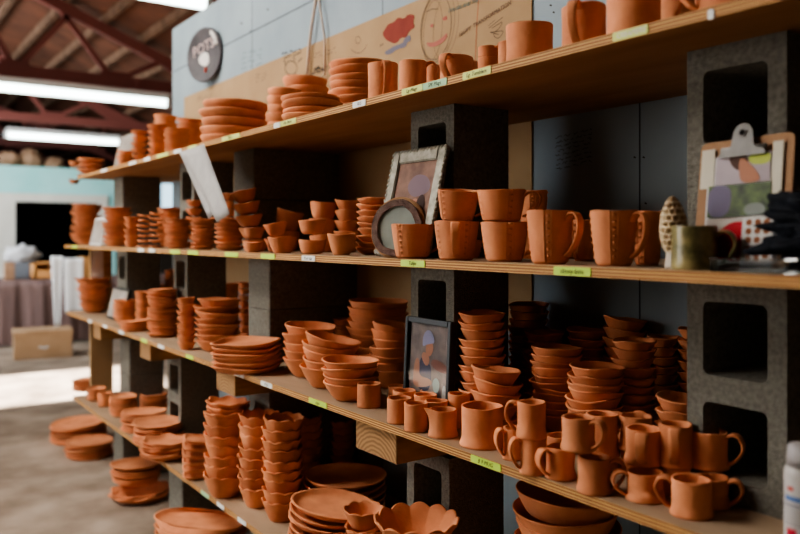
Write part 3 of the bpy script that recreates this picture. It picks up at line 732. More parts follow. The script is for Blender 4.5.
o = mb.build('white_emblem', WHP, e); o.location = (.03, -.03, .0)
mb = MB(); mb.tube([(-.02+.03, -.02-.09*math.cos(a), .02+.115*math.sin(a)) for a in [.2+.9*k/8 for k in range(9)]], .012, 8, flat_=.4, side=(1, 0, 0)); mb.build('white_band', WHP, e, True)
mb = MB(); mb.tube([(.01, -.01, -.10), (.01, -.02, -.075)], .007, 6); mb.build('red_mark', flat('red_spot', (.45, .06, .03)), e, True)

e.rotation_euler.z = .28; e.location.x -= .035
# ------------------------------------------------------------------ tape labels along the shelf edges
def tape(s, u0, u1, mt, label, words=None, ink=INK, hk=1.0, drop=0.0):
    ya, _ = along(u0, X0-.001); yb, _ = along(u1, X0-.001); z1 = ZT[s]-.0015-drop; z0 = z1-.016*hk
    e = empty('tape_label', (X0-.001, (ya+yb)/2, (z0+z1)/2)); w = abs(ya-yb)/2; h = (z1-z0)/2
    n = 8; m_ = MB(); r = .003
    vs = []; P = rrect(2*w, 2*h, r, 4)
    q = len(P); vs = [(-.0012, a, b) for a, b in P]+[(.0006, a, b) for a, b in P]
    m_.add(vs, [tuple(range(q)), tuple(range(q, 2*q))[::-1]]+[(k, (k+1)%q, q+(k+1)%q, q+k) for k in range(q)])
    m_.build('tape', mt, e)
    bpy.context.view_layer.update()
    if words: 
        sz = min(.013, 2*w*1.7/len(words)); text(words, sz, ink, 'handwriting', e, Vector(e.location)+Vector((-.0016, 0, 0)), 0, .0002, .25)
    tag(e, label, 'label', 'tape labels along the shelf edges')
T = 'tape label on the'
tape(1, 613, 648, TAPEY, 'pale yellow tape label with white letters under the large top mug', '\u00a0CREAMERS', WHP)
tape(1, 463, 491, TAPEY, 'yellow tape label under the two small stacked cups, top shelf', 'Lg. Tumblers')
tape(1, 402, 422.5, TAPEY, 'yellow tape label joined to a green one, top shelf edge', 'Lg. Mugs')
tape(1, 423, 447, TAPEG, 'green tape label joined to a yellow one, top shelf edge', 'SM. Mugs')
tape(1, 353, 366, TAPEW, 'white tape label left of the first top mug', '10.5')
tape(1, 280, 296, TAPEY, 'yellow taped label under the four-plate stack, top shelf', 'Din. Plates')
tape(1, 274, 281, TAPEW, 'small clear tape scrap beside a yellow label, top shelf')
tape(1, 222, 240, TAPEY, 'yellow tape label under the wide thick plates, top shelf', 'Platters')
tape(1, 188, 196, TAPEY, 'small yellow tape label left of the hanging paper', None)
tape(1, 174, 181, TAPEW, 'white tape scrap just before the hanging paper, top shelf', None)
tape(1, 157, 168, TAPEY, 'blurred yellow tape label under the far leaning bowls, top shelf', None)
tape(1, 144, 150, TAPEW, 'blurred white tape dot under far bowls, top shelf', None)
tape(1, 129, 136, TAPEW, 'blurred white tape dot under the little far bowl stack', None)
tape(1, 101, 107, TAPEW, 'farthest white tape dot on the top shelf edge', None)
tape(1, 708, 714, TAPEW, 'tiny white tape scrap near the nearest top mug', None, drop=.004)
tape(2, 554, 591, TAPEL, 'lime tape label reading skinny latte under the tall embossed mugs', 'skinny latte', hk=1.05)
tape(2, 401, 425, TAPEL, 'lime tape label under the small embossed cup by the mirror', 'Tulips')
tape(2, 302, 315, TAPEW, 'white tape label under the deep bowls, second shelf', '8 oz. cup')
tape(2, 261, 275, TAPEL, 'lime tape label under the tilted bowls, second shelf', None)
tape(2, 225, 238, TAPEL, 'lime tape label under the saucers, second shelf', None)
tape(2, 188, 198, TAPEL, 'lime tape label under the far saucers, second shelf', None)
tape(2, 170, 180, TAPEL, 'far lime tape label left of the far saucers, second shelf', None)
tape(2, 149, 155, TAPEW, 'white tape dot under far cups, second shelf', None)
tape(2, 138, 144, TAPEW, 'farther white tape dot under far cups, second shelf', None)
tape(2, 72, 77, TAPEL, 'farthest lime tape dot on the second shelf edge', None)
tape(3, 471, 501, TAPEL, 'lime tape label under the large round cup, third shelf', '$ 9 MUG')
tape(3, 309, 327, TAPEL, 'lime tape label left of the first tumbler, third shelf', 'cups')
tape(3, 261, 272, TAPEW, 'white tape label below the square plates corner, third shelf', '8" pl')
tape(3, 234, 244, TAPEW, 'white tape label just under the square plates, third shelf', '6" pl')
tape(3, 186, 193, TAPEL, 'lime tape dot under the tilted bowls, third shelf', None)
tape(3, 158, 164, TAPEW, 'white tape dot under tall far plates, third shelf', None)
tape(3, 141, 147, TAPEL, 'lime tape dot under far plates, third shelf', None)
tape(3, 119, 124, TAPEW, 'white tape dot under the low far bowls, third shelf', None)
tape(3, 103, 107, TAPEW, 'white tape dot under the small leaning frame, third shelf', None)
tape(3, 88, 92, TAPEW, 'farthest white tape dot on the third shelf edge', None)
tape(4, 201, 209, TAPEG, 'green tape label under the first scalloped stack, bottom shelf', None)
tape(4, 217, 224, TAPEW, 'white tape label under the first scalloped stack, bottom shelf', None)
tape(4, 238, 246, TAPEW, 'white tape label under the second scalloped stack, bottom shelf', None)

# hanging grey paper
def quad(name, pts, x, mt, label, cat, bend=.0):
    P = [on_plane_x(u, v, x) for u, v in pts]; vs = []; fs = []; n = 10
    for j in range(n+1):
        q = j/n; a = P[0].lerp(P[3], q); b = P[1].lerp(P[2], q)
        for i in range(5): p = a.lerp(b, i/4); p.x -= bend*math.sin(PI*q)+.01*q*0; vs.append(p)
    for j in range(n):
        for i in range(4): fs.append((j*5+i, j*5+i+1, (j+1)*5+i+1, (j+1)*5+i))
    o = mesh_obj(name, vs, fs, mt, None, True); s = o.modifiers.new('thick', 'SOLIDIFY'); s.thickness = .0015
    return tag(o, label, cat)
GP = noisy('grey_paper', (.36, .35, .34), (.43, .42, .40), scale=20, rough=.9)
quad('paper_sheet', [(181, 152), (204, 144), (230, 214), (217, 222)], X0-.012, GP, 'front grey paper sheet hanging aslant from the top shelf edge', 'paper', .0)
quad('paper_sheet', [(180, 153), (197, 147), (214, 213), (209, 219)], X0-.004, GP, 'grey paper sheet peeping out behind the front hanging sheet', 'paper', .0)

# ------------------------------------------------------------------ POTS: top shelf
S = stack
S(1, 78, 104, 158, .13, 4, 'saucer', 'low pile at the far end, top shelf')
S(1, 69, 80, 161, .16, 2, 'bowl', 'tiny pile at the very end of the top shelf')
S(1, 117, 133, 150, .06, 3, 'bowl', 'low pile beside the leaning grey card, top shelf')
S(1, 131, 148, 130, .09, 6, 'bowl', 'slim pile right of the leaning grey card, top shelf', hk=.5, jit=2)
S(1, 147, 168, 124, .09, 6, 'bowl', 'second slim pile right of the leaning card, top shelf', hk=.5, jit=2)
S(1, 153, 177, 114, .33, 8, 'bowl', 'back pile below the partition corner, top shelf', tilt=6)
S(1, 164, 190, 128, .10, 5, 'bowl', 'low front pile below the partition corner, top shelf', hk=.5, jit=2)
S(1, 176, 204, 117, .30, 7, 'bowl', 'back pile left of the thick plates, top shelf', hk=.5, jit=2)
S(1, 200, 268, 98, .155, 5, 'rimmed_plate', 'wide thick pile under the round sign, top shelf', hk=.24, mt=CLAY)
S(1, 266, 302, 86, .25, 6, 'rimmed_plate', 'narrow pile left of the hanging cord, top shelf', hk=.26, tilt=5)
S(1, 281, 343, 92, .10, 4, 'rimmed_plate', 'low four-high pile before the hanging cord, top shelf', hk=.24)
S(1, 283, 329, 74, .42, 7, 'rimmed_plate', 'back pile right under the hanging cord, top shelf', hk=.2)
S(1, 328, 384, 56, .30, 9, 'rimmed_plate', 'tall nine-high pile left of the top mugs', hk=.22)
gm = 'mugs along the top shelf'
mug(1, 368, 398, 61, .06, -80, 'first mug right of the tall top plates, strap handle facing out', group=gm)
mug(1, 399, 427, 59, .06, -12, 'top shelf mug above the yellow and green labels, handle to its right', group=gm)
mug(1, 440, 473, 54, .07, -118, 'rounded top shelf mug with its handle facing out, above the green label', group=gm)
mug(1, 425, 442, 64, .24, 100, 'small mug set back between two top shelf mugs', group=gm)
a = mug(1, 478, 500, 56, .25, -10, 'lower of two small stacked cups beside the big straight mug', group=gm)
mug(1, 478, 499, 45, .25, -30, 'upper of two small stacked cups beside the big straight mug', group=gm, below=a[2])
mug(1, 458, 478, 60, .27, 160, 'shadowed mug set back before the small stacked cups, top shelf', group=gm)
mug(1, 498, 522, 40, .21, 60, 'mug half hidden behind the big straight mug, top shelf', group=gm)
mug(1, 506, 553, 20, .075, 80, 'big straight mug with no handle showing, above the second block', group=gm)
mug(1, 562, 606, 1, .08, -108, 'top shelf mug with broad strap handle against pale wall', group=gm)
mug(1, 607, 660, -20, .07, -14, 'largest top shelf mug with its curling handle over the pale label', group=gm)
mug(1, 655, 700, -10, .30, 120, 'mug set back in shadow behind the curling handle, top shelf', group=gm)
mug(1, 697, 755, -50, .07, 200, 'nearest mug on the top shelf, cut by the upper edge', group=gm)
def panel(name, loc, w, h, yaw, lean, roll, label, cat):
    """frame root at its bottom centre; local x = width, z = up, -y = facing"""
    e = empty(name, loc)
    e.rotation_euler = (Matrix.Rotation(yaw, 4, 'Z')@Matrix.Rotation(lean, 4, 'X')@Matrix.Rotation(roll, 4, 'Y')).to_euler()
    tag(e, label, cat); return e
def wedge_card(u0, u1, v0, v1, x, s, mt, label, name='leaning_card', lean=-.22, yaw=-PI/2, cat='card', frame=None):
    ya, d = along((u0+u1)/2, x); w = abs(along(u0, x)[0]-along(u1, x)[0]); h = (v1-v0)*d/F
    e = panel(name, (x, ya, ZT[s]+.004), w, h, yaw, lean, 0, label, cat)
    m_ = MB(); m_.box((-w/2, 0, 0), (w/2, .012, h)); m_.build('backing', frame or mt, e, bevel=.002)
    m_ = MB(); m_.box((-w/2+.012, -.002, .012), (w/2-.012, .001, h-.012)); m_.build('picture', mt, e)
    return e
GRCARD = noisy('dull_photo', (.20, .17, .145), (.40, .36, .32), scale=9, rough=.7)
wedge_card(111, 127, 124, 165, X0+.18, 1, GRCARD, 'dull grey card leaning at the far end of the top shelf')
wedge_card(89, 100, 218, 246, X0+.06, 2, GRCARD, 'dull grey card leaning between far bowls on the second shelf', frame=PAPER)
wedge_card(106, 122, 284, 316, X0+.10, 3, GRCARD, 'small dark framed card leaning at the far end, third shelf', frame=BLACKF)

# ------------------------------------------------------------------ second shelf
S(2, 72, 101, 204, .15, 11, 'jagged_bowl', 'tall ragged pile at the far end, second shelf', hk=.38, jit=2.2)
S(2, 103, 132, 207, .085, 8, 'bowl', 'wide pile before the far concrete blocks, second shelf', hk=.42, jit=2.2)
S(2, 124, 139, 217, .045, 5, 'jagged_bowl', 'little front pile at the far end, second shelf')
S(2, 137, 150, 215, .07, 7, 'saucer', 'left slim leaning far pile, second shelf', tilt=8)
S(2, 149, 163, 213, .08, 7, 'saucer', 'right slim leaning far pile, second shelf', tilt=8)
S(2, 157, 188, 208, .24, 8, 'bowl', 'back pile beneath the bright gap, second shelf', hk=.5, jit=2)
S(2, 165, 190, 219, .08, 9, 'saucer', 'nine-high pile left of the hanging paper, second shelf')
S(2, 186, 202, 200, .145, 6, 'bowl', 'back pile partly behind the hanging paper, second shelf')
S(2, 191, 215, 218, .08, 9, 'saucer', 'pile right under the hanging paper, second shelf')
S(2, 215, 245, 218, .09, 7, 'saucer', 'pile just right of the hanging paper, second shelf', hk=.35)
S(2, 222, 239, 193, .28, 7, 'bowl', 'back pile right of the hanging paper, second shelf')
S(2, 242, 270, 190, .12, 5, 'bowl', 'crooked tower before the middle blocks, second shelf', tilt=-15, lean=(-.03, .02), jit=2.0)
S(2, 243, 263, 228, .035, 2, 'cupbowl', 'pair in front of the crooked tower, second shelf', hk=1.0)
S(2, 264, 289, 223, .13, 2, 'bowl', 'pair with the tilted top, second shelf', tilt=-9, hk=1.0)
S(2, 267, 297, 237, .05, 1, 'bowl', 'alone on the edge before the tilted pair, second shelf')
S(2, 272, 300, 210, .24, 2, 'cupbowl', 'back pair right of the crooked tower, second shelf', tilt=14, hk=1.4)
S(2, 298, 326, 220, .08, 2, 'cupbowl', 'rounded pair above the small white label, second shelf', hk=1.0)
S(2, 309, 337, 202, .24, 3, 'cupbowl', 'back pile of three, middle of second shelf', hk=1.2)
S(2, 327, 357, 234, .08, 1, 'bowl', 'standing alone left of the fanned saucers, second shelf')
S(2, 334, 362, 200, .30, 5, 'bowl', 'back pile left of the fanned saucers, second shelf')
S(2, 356, 396, 198, .19, 9, 'saucer', 'fanned pile left of the silver frame, second shelf', hk=.36, jit=1.3)
ge = 'embossed mugs on the second shelf'
def em(*a, **k): return mug(2, *a, style='flared', group=ge, **k)
em(391, 434, 224, .055, 20, 'small embossed cup standing before the round mirror')
m2 = em(434, 479, 221, .06, -92, 'embossed mug with its strap handle facing out, beneath an open cup')
em(436, 478, 192, .06, 10, 'embossed cup tipped open on top of another, right of silver frame', below=m2[2]+.001, H=.074, tilt=(7, 3))
m3 = em(481, 528, 222, .085, -18, 'embossed mug under another, third along from the mirror')
em(477, 526, 189, .085, -8, 'embossed mug stacked on top with its ear handle to the right', below=m3[2]+.001)
m4 = em(516, 548, 226, .30, 20, 'lower back embossed mug behind the stacked pair')
em(518, 547, 190, .30, 60, 'upper back embossed mug behind the stacked pair', below=m4[2]+.001)
em(527, 573, 210, .055, -38, 'tall embossed mug above the skinny latte label')
em(571, 597, 220, .26, 100, 'shadowed embossed mug set back between the two tall mugs')
em(552, 578, 217, .36, 60, 'farther shadowed embossed mug against the wall')
em(591, 637, 210, .075, -32, 'tall embossed mug left of the morel, handle to its right')
em(632, 662, 211, .17, 120, 'dim embossed mug tucked behind the morel')
em(455, 482, 240, .22, 60, 'shadowed embossed cup low behind the stacked cups')

# ornate silver photo frame leaning on the block
ya, _ = along(384, 1.225); yb, _ = along(436, 1.225)
W_, H_ = .245, .296
e = panel('photo_frame', (1.222, 1.728, ZT[2]+.004), W_, H_, -PI/2, -.23, 0, 'ornate silver photo frame leaning on the block behind the mirror', 'photo frame')
def ringframe(w, h, b, y0, y1, bev=.002):
    m_ = MB(); m_.box((-w/2, y0, 0), (-w/2+b, y1, h)); m_.box((w/2-b, y0, 0), (w/2, y1, h)); m_.box((-w/2+b, y0, 0), (w/2-b, y1, b)); m_.box((-w/2+b, y0, h-b), (w/2-b, y1, h)); return m_
ringframe(W_, H_, .034, -.016, .0).build('frame', SILVER, e, bevel=.003)
m_ = MB()
def bead(m_, c, r):
    vs = []; fs = []; n, k = 8, 5
    for i in range(k+1):
        b = -PI/2+PI*i/k
        for j in range(n): a = 2*PI*j/n; vs.append((c[0]+r*math.cos(b)*math.cos(a), c[1]+r*math.sin(b)*.8, c[2]+r*math.cos(b)*math.sin(a)))
    for i in range(k):
        for j in range(n): fs.append((i*n+j, i*n+(j+1)%n, (i+1)*n+(j+1)%n, (i+1)*n+j))
    m_.add(vs, fs)
for i in range(20):
    q = (i+.5)/20
    for sx in (-1, 1): bead(m_, (sx*(W_/2-.002), -.012, H_*q), .008); 
for i in range(16):
    q = (i+.5)/16
    for z in (.002, H_-.002): bead(m_, (-W_/2+W_*q, -.012, z), .008)
m_.build('beaded_border', SILVER, e, smooth=True)
m_ = MB(); m_.box((-W_/2+.01, -.006, .01), (W_/2-.01, .004, H_-.004)); m_.build('backing', flat('brown_mat', (.10, .05, .03)), e)
def pic(parent, w, h, ox, oz, y, shapes, bg, name='picture'):
    m_ = MB(); m_.box((ox-w/2, y, oz-h/2), (ox+w/2, y+.001, oz+h/2)); m_.build(name, bg, parent)
    for i, (nm, mt, pts) in enumerate(shapes):
        P = chaik(pts, 2); q = len(P); m_ = MB(); yy = y-.0004*(i+1)
        m_.add([(ox+(a-.5)*w, yy, oz+(b-.5)*h) for a, b in P], [tuple(range(q))]); m_.build(nm, mt, parent)
SK = flat('printed_skin', (.38, .18, .115)); SKD = flat('printed_skin_dark', (.30, .15, .10)); PUR = flat('printed_purple', (.11, .09, .16)); NAVY = flat('printed_navy', (.05, .05, .085)); KHA = flat('printed_khaki', (.36, .27, .19)); SCF = flat('printed_scarf', (.24, .24, .36)); GRN = flat('printed_green_glass', (.28, .38, .34))
PBR = noisy('printed_brick', (.10, .042, .025), (.22, .11, .07), scale=30, rough=.6); PBK = noisy('printed_workshop', (.09, .075, .07), (.25, .19, .17), scale=22, rough=.5)
pic(e, W_-.068, H_-.068, 0, H_/2, -.0085, [
    ('picture_hat', flat('printed_mauve', (.16, .11, .13)), [(.30, .72), (.5, .86), (.85, .80), (.95, .62), (.6, .55), (.4, .60)]),
    ('picture_dress', PUR, [(.18, .0), (.22, .22), (.42, .40), (.62, .30), (.80, .20), (.84, .0)]),
    ('picture_face', SK, [(.44, .34), (.46, .50), (.62, .56), (.74, .46), (.66, .32), (.56, .22)]),
    ('picture_hands', SK, [(.52, .0), (.50, .16), (.60, .22), (.70, .12), (.66, .0)]),
    ('picture_hair', flat('printed_hair', (.05, .025, .02)), [(.62, .36), (.66, .56), (.82, .60), (.88, .40), (.76, .24)])], PBR)
# mirror: oval clay rim round a green-grey glass
ya, _ = along(402, 1.20)
e = panel('round_mirror', (1.176, ya, ZT[2]+.002), .1, .1, -PI/2+.50, -.20, 0, 'small round mirror in a rough clay rim, leaning before the silver frame', 'mirror')
def disc(r1, r2, y0, y1, name, mt, zc, asp=1.0, wobble=.0, parent=None):
    n = 64; vs = []; fs = []
    for (r, y) in ((r1, y0), (r2, y0), (r2, y1), (r1, y1)):
        for k in range(n):
            a = 2*PI*k/n; q = r*(1+wobble*math.sin(5*a+1)+wobble*.6*math.sin(11*a)); vs.append((q*math.cos(a), y, zc+q*asp*math.sin(a)))
    for l in range(4):
        for k in range(n): fs.append((l*n+k, l*n+(k+1)%n, ((l+1)%4)*n+(k+1)%n, ((l+1)%4)*n+k))
    return mesh_obj(name, vs, fs, mt, parent, False)
RIMC = noisy('rough_brown_rim', (.10, .055, .045), (.22, .14, .11), scale=40, rough=.8, bump=1.0, bscale=200); TANR = noisy('tan_clay_edge', (.32, .17, .08), (.42, .24, .12), scale=20)
disc(.056, .073, -.010, .004, 'clay_rim', RIMC, .078, 1.06, .015, e)
disc(.066, .080, .002, .022, 'tan_edge', TANR, .080, 1.06, .004, e)
MIR = noisy('green_grey_mirror', (.22, .27, .24), (.34, .38, .34), scale=12, rough=.25, spec=.6)
disc(.0005, .058, -.004, .002, 'mirror_glass', MIR, .078, 1.06, 0, e)

# morel
MOR = noisy('morel_cream', (.60, .46, .28), (.80, .66, .45), scale=20, rough=.9)
MORD = flat('morel_pit', (.34, .21, .10))
x, y, z, d, R = site(660, 690, .055, 2)
e = empty('morel_mushroom', (x, y, z)); tag(e, 'upright cream coloured morel mushroom with honeycomb cap', 'mushroom')
v, f = vessel([(R*.3, 0, 0), (R*.66, 0, 0), (R*.62, .01, 0), (R*.50, .03, 0), (R*.48, .04, 0), (R*.1, .045, 0)], 24, wob(.05, .05)); mesh_obj('stem', v, f, noisy('morel_stem', (.5, .44, .36), (.6, .54, .46)), e, True)
vs = []; fs = []; mi = []; rg, sg = 90, 132; Hm = .098; R *= 1.0
for i in range(rg+1):
    q = i/rg; z_ = .030+Hm*q; r = R*(math.sin(PI*min(1, q*.90+.10))**.5)*(1-.22*q)
    if i == rg: r = .001
    for k in range(sg):
        a = 2*PI*k/sg; row = q*9; c = a/(2*PI)*11+(.5 if int(row) % 2 else 0)
        fx = abs((c % 1)-.5)*2; fy = abs((row % 1)-.5)*2; g = max(fx, fy); pit = -.0045*max(0, min(1, (.80-g)/.15))
        vs.append(((r+pit)*math.cos(a), (r+pit)*math.sin(a), z_))
        mi.append(1 if pit < -.0036 else 0)
for i in range(rg):
    for k in range(sg): fs.append((i*sg+k, i*sg+(k+1)%sg, (i+1)*sg+(k+1)%sg, (i+1)*sg+k))
mesh_obj('cap', vs, fs, [MOR, MORD], e, True, None, [mi[i*sg+k] for i in range(rg) for k in range(sg)])
e.rotation_euler.y = -.06
# mossy green glazed cup
GGL = noisy('mottled_green_glaze', (.07, .065, .02), (.34, .28, .12), scale=28, rough=.3, spec=.6, detail=8, lo=.38, hi=.62)
x, y, z, d, R = site(672, 716, .055, 2)
e = empty('glazed_cup', (x, y, z+.0004)); tag(e, 'low mottled olive green glazed cup before the clipboard', 'cup')
H = EYE+(HORIZON-226)*(d-R)/F-z
v, f = mug_body(R, H, 'straight'); mesh_obj('body', v, f, GGL, e, True)
o = handle(R, H*.9, 'straight').build('handle', GGL, e, smooth=True); e.rotation_euler.z = -math.atan2(x, y)-.2
# clear tray
GLS, nt, b = mat('clear_plastic'); b.inputs['Base Color'].default_value = (.8, .82, .82, 1); b.inputs['Transmission Weight'].default_value = 1.0; b.inputs['Roughness'].default_value = .08; b.inputs['IOR'].default_value = 1.35
ya, _ = along(755, 1.165)
e = empty('clear_tray', (1.175, ya, ZT[2]+.0005)); tag(e, 'low clear plastic box on the shelf edge before the clipboard', 'plastic box')
m_ = MB(); w, l, h, t = .035, .062, .020, .002
m_.box((-w, -l, 0), (w, l, t)); m_.box((-w, -l, t), (-w+t, l, h)); m_.box((w-t, -l, t), (w, l, h)); m_.box((-w+t, -l, t), (w-t, -l+t, h)); m_.box((-w+t, l-t, t), (w-t, l, h)); m_.build('tray', GLS, e)
m_ = MB(); m_.box((-w-.002, -l-.002, h), (w+.002, l+.002, h+.003)); m_.build('lid', GLS, e, bevel=.001)
# clipboard
HARD = noisy('hardboard', (.24, .12, .05), (.32, .17, .075), scale=14, rough=.6)
ya, _ = along(748, 1.24)
Wc, Hc = .172, .228
e = panel('clipboard', (1.225, .755, ZT[2]+.002), Wc, Hc, -PI/2, -.16, -.03, 'brown clipboard holding photographs, leaning on the near concrete block', 'clipboard')
m_ = MB(); P = rrect(Wc, Hc, .012, 5); q = len(P)
m_.add([(a, 0, b+Hc/2) for a, b in P]+[(a, .004, b+Hc/2) for a, b in P], [tuple(range(q)), tuple(range(q, 2*q))[::-1]]+[(k, (k+1)%q, q+(k+1)%q, q+k) for k in range(q)]); m_.build('board', HARD, e)
m_ = MB(); m_.box((-.066, -.003, .01), (.066, -.0005, Hc-.03)); m_.build('paper_sheets', PAPER, e)
CTP = noisy('cream_tape', (.50, .46, .36), (.58, .54, .44))
for A_, B_ in (((-.080, -.0042, Hc-.085), (-.054, -.003, Hc-.014)), ((.052, -.0042, Hc-.13), (.070, -.003, Hc-.014))):
    m_ = MB(); m_.box(A_, B_); m_.build('tape_strip', CTP, e)
pic(e, .100, .052, .0, Hc-.055, -.0052, [
    ('printed_lime', flat('printed_lime', (.40, .46, .10)), [(.60, .62), (1.0, .55), (1.0, 1.0), (.62, 1.0)]),
    ('printed_arm', flat('printed_arm', (.08, .04, .03)), [(.22, 1.0), (.58, 1.0), (.62, .55), (.44, .40), (.30, .62)]),
    ('printed_hand', SK, [(.44, .9), (.62, .70), (.86, .15), (.78, .0), (.50, .0), (.44, .4)])], noisy('printed_pale', (.30, .25, .27), (.42, .36, .38)), 'photo_print')
pic(e, .115, .056, -.004, Hc-.110, -.0058, [
    ('printed_trunks', flat('printed_grey_violet', (.15, .13, .19)), [(0, .0), (0, 1), (.36, 1), (.40, .5), (.34, 0)]),
    ('printed_path', flat('printed_mid_grey', (.20, .22, .20)), [(.62, .0), (.60, .35), (.90, .40), (.96, 0)])], noisy('printed_foliage', (.008, .015, .006), (.09, .14, .04), scale=60, rough=.5, detail=8), 'photo_print')
pic(e, .115, .075, -.004, Hc-.178, -.0052, [
    ('printed_red', flat('printed_red', (.42, .02, .03)), [(.08, .0), (.14, .55), (.40, .95), (.80, .85), (.90, .0)]),
    ('printed_leaf', flat('printed_dull_green', (.07, .10, .06)), [(.0, .0), (.0, .7), (.12, .72), (.16, .0)])], flat('printed_cream', (.45, .40, .36)), 'photo_print')
m_ = MB(); m_.box((.008, -.0075, Hc-.225), (.062, -.006, Hc-.142)); m_.build('sticker_card', PAPER, e)
m_ = MB()
for i in range(3):
    for j in range(5):
        P = ell(.020+i*.0155, Hc-.150-j*.0150, .0058, .0058, 0, 14)[:-1]; m_.add([(a, -.0079, b) for a, b in P], [tuple(range(14))])
m_.build('dot_stickers', flat('brown_dots', (.24, .09, .04)), e)
m_ = MB()   # clip: flared base plate, arch, and a black disc for the shade in its hole
P = [(-.043, .0), (-.041, .009), (-.024, .014), (-.020, .022), (-.019, .034), (-.0175, .044), (-.012, .053), (-.005, .057), (.005, .057), (.012, .053), (.0175, .044), (.019, .034), (.020, .022), (.024, .014), (.041, .009), (.043, .0)]
P = P[::-1]; q = len(P); vs = []
for yy in (0, .002): vs += [(a, -.011+yy, b) for a, b in P]
m_.add(vs, [tuple(range(q)), tuple(range(q, 2*q))[::-1]]+[(k, (k+1)%q, q+(k+1)%q, q+k) for k in range(q)])
o = m_.build('clip', STEEL, e); o.location = (0, 0, Hc-.034)
m_ = MB(); m_.tube([(.0065*math.cos(a), -.0122, .041+.0065*math.sin(a)) for a in [2*PI*k/20 for k in range(21)]], .0013, 6); o = m_.build('clip_eyelet', STEEL, e, smooth=True); o.location = (0, 0, Hc-.034)
m_ = MB(); m_.add([(.006*math.cos(2*PI*k/16), -.0121, .041+.006*math.sin(2*PI*k/16)) for k in range(16)], [tuple(range(16))]); o = m_.build('clip_hole_disc', BLK, e); o.location = (0, 0, Hc-.034)
m_ = MB(); m_.tube([(-.040, -.006, Hc-.020), (.040, -.006, Hc-.020)], .005, 10); m_.build('clip_spring', STEEL, e, smooth=True)
# dark crumpled cloth thing at the near end
DRK = noisy('black_blue_cloth', (.002, .0025, .004), (.007, .009, .014), scale=25, spec=.1, rough=.7, bump=.8, bscale=60)
ya, _ = along(792, 1.20)
tag(blob('crumpled_cloth', (1.225, ya-.085, ZT[2]+.001), (.056, .120, .060), DRK, 9, .12, None, 60, 90, .55), 'black crumpled cloth heap at the near end of the second shelf', 'cloth')

# ------------------------------------------------------------------ third shelf
S(3, 76, 111, 277, 313, 12, 'jagged_bowl', 'flaring thin pile at the far end, third shelf', hk=.32, taper=.3, jit=2)
S(3, 113, 135, 299, 324, 5, 'bowl', 'low pile right of the leaning framed card, third shelf')
S(3, 120, 149, 319, 332, 3, 'plate', 'low front pile near the far end, third shelf', hk=.25)
S(3, 135, 151, 291, .16, 8, 'bowl', 'slim pile beside the tall far plates, third shelf')
S(3, 147, 178, 288, 338, 13, 'saucer', 'tall pile left of the tilted bowls, third shelf', hk=.3, jit=1.8)
S(3, 143, 172, 284, .42, 9, 'bowl', 'back pile behind the tall far saucers, third shelf')
S(3, 164, 177, 270, .46, 10, 'bowl', 'highest slim pile at the back, far third shelf')
S(3, 177, 196, 297, 350, 8, 'bowl', 'tilted slim pile touching the great round pile', tilt=-6)
S(3, 195, 240, 297, 352, 8, 'bowl', 'great round pile left of the square plates, third shelf', hk=.5, jit=1.6)
S(3, 223, 240, 283, .40, 10, 'bowl', 'left back pile behind the square plates, third shelf')
S(3, 238, 252, 282, .30, 10, 'bowl', 'right back pile behind the square plates, third shelf')
S(3, 211, 283, 336, 375, 6, 'square_plate', 'pile in the middle of the third shelf', rot=-.25, jit=.7, hk=.18)
S(3, 282, 335, 322, 378, 5, 'bowl', 'five-high pile right of the square plates', hk=.72, tilt=3)
S(3, 299, 357, 333, 389, 5, 'bowl', 'tilted five-high pile left of the tumblers', hk=.72, tilt=11)
S(3, 321, 379, 355, 402, 4, 'bowl', 'four-high front pile behind the first tumbler', hk=.62, tilt=2)
S(3, 348, 408, 298, .40, 9, 'bowl', 'tall wide back pile left of the black frame', hk=.75)
S(3, 370, 413, 321, 389, 7, 'bowl', 'seven-high pile touching the black frame', hk=.85, tilt=5, jit=1.6)
S(3, 333, 353, 318, .46, 7, 'bowl', 'dim slim back pile against the wall, third shelf')
S(3, 458, 506, 310, .22, 12, 'bowl', 'tall twelve-high pile right of the black frame', hk=.7)
S(3, 469, 520, 364, .16, 5, 'bowl', 'short tilted pile behind the large round cup', hk=.72, tilt=9, jit=1.5)
S(3, 508, 549, 302, .49, 12, 'bowl', 'dim wall-side pile right of the twelve-high pile', hk=.7)
S(3, 522, 564, 329, .42, 10, 'bowl', 'dim pile behind the front twin piles', hk=.7)
S(3, 531, 583, 343, .315, 11, 'bowl', 'left of the front twin piles above the mugs', hk=.7)
S(3, 567, 624, 361, .27, 9, 'bowl', 'right of the front twin piles above the mugs', hk=.7)
S(3, 566, 607, 327, .47, 10, 'bowl', 'dim pile against the wall behind the right twin pile', hk=.7)
S(3, 612, 656, 337, .38, 11, 'bowl', 'large dim pile left of the near concrete block', hk=.65)
S(3, 604, 648, 316, .52, 10, 'bowl', 'tilted dim pile at the wall below the panel seam', hk=.65, tilt=8)
S(3, 650, 682, 334, .54, 10, 'bowl', 'darkest pile at the wall beside the near block', hk=.65)
S(3, 678, 706, 327, .46, 11, 'bowl', 'slim pile half hidden by the near block', hk=.75)
S(3, 655, 708, 392, .29, 5, 'bowl', 'wide low pile between the mugs and near block', hk=.7)
tumbler(3, 357, 381, 381, 409, 'lone small clay tumbler nearest the big bowls')
tumbler(3, 388, 409, 384, 405, 'small tumbler at the back left of the tumbler cluster')
tumbler(3, 393, 416, 388, 415, 'small tumbler in the left middle of the tumbler cluster')
tumbler(3, 387, 412, 395, 425, 'small tumbler at the front left of the tumbler cluster')
tumbler(3, 404, 428, 400, 433, 'small tumbler at the front of the cluster, left of the spouted one')
tumbler(3, 414, 437, 392, 423, 'small tumbler in the centre of the cluster')
tumbler(3, 420, 443, 388, 417, 'small tumbler touching the black photo frame')
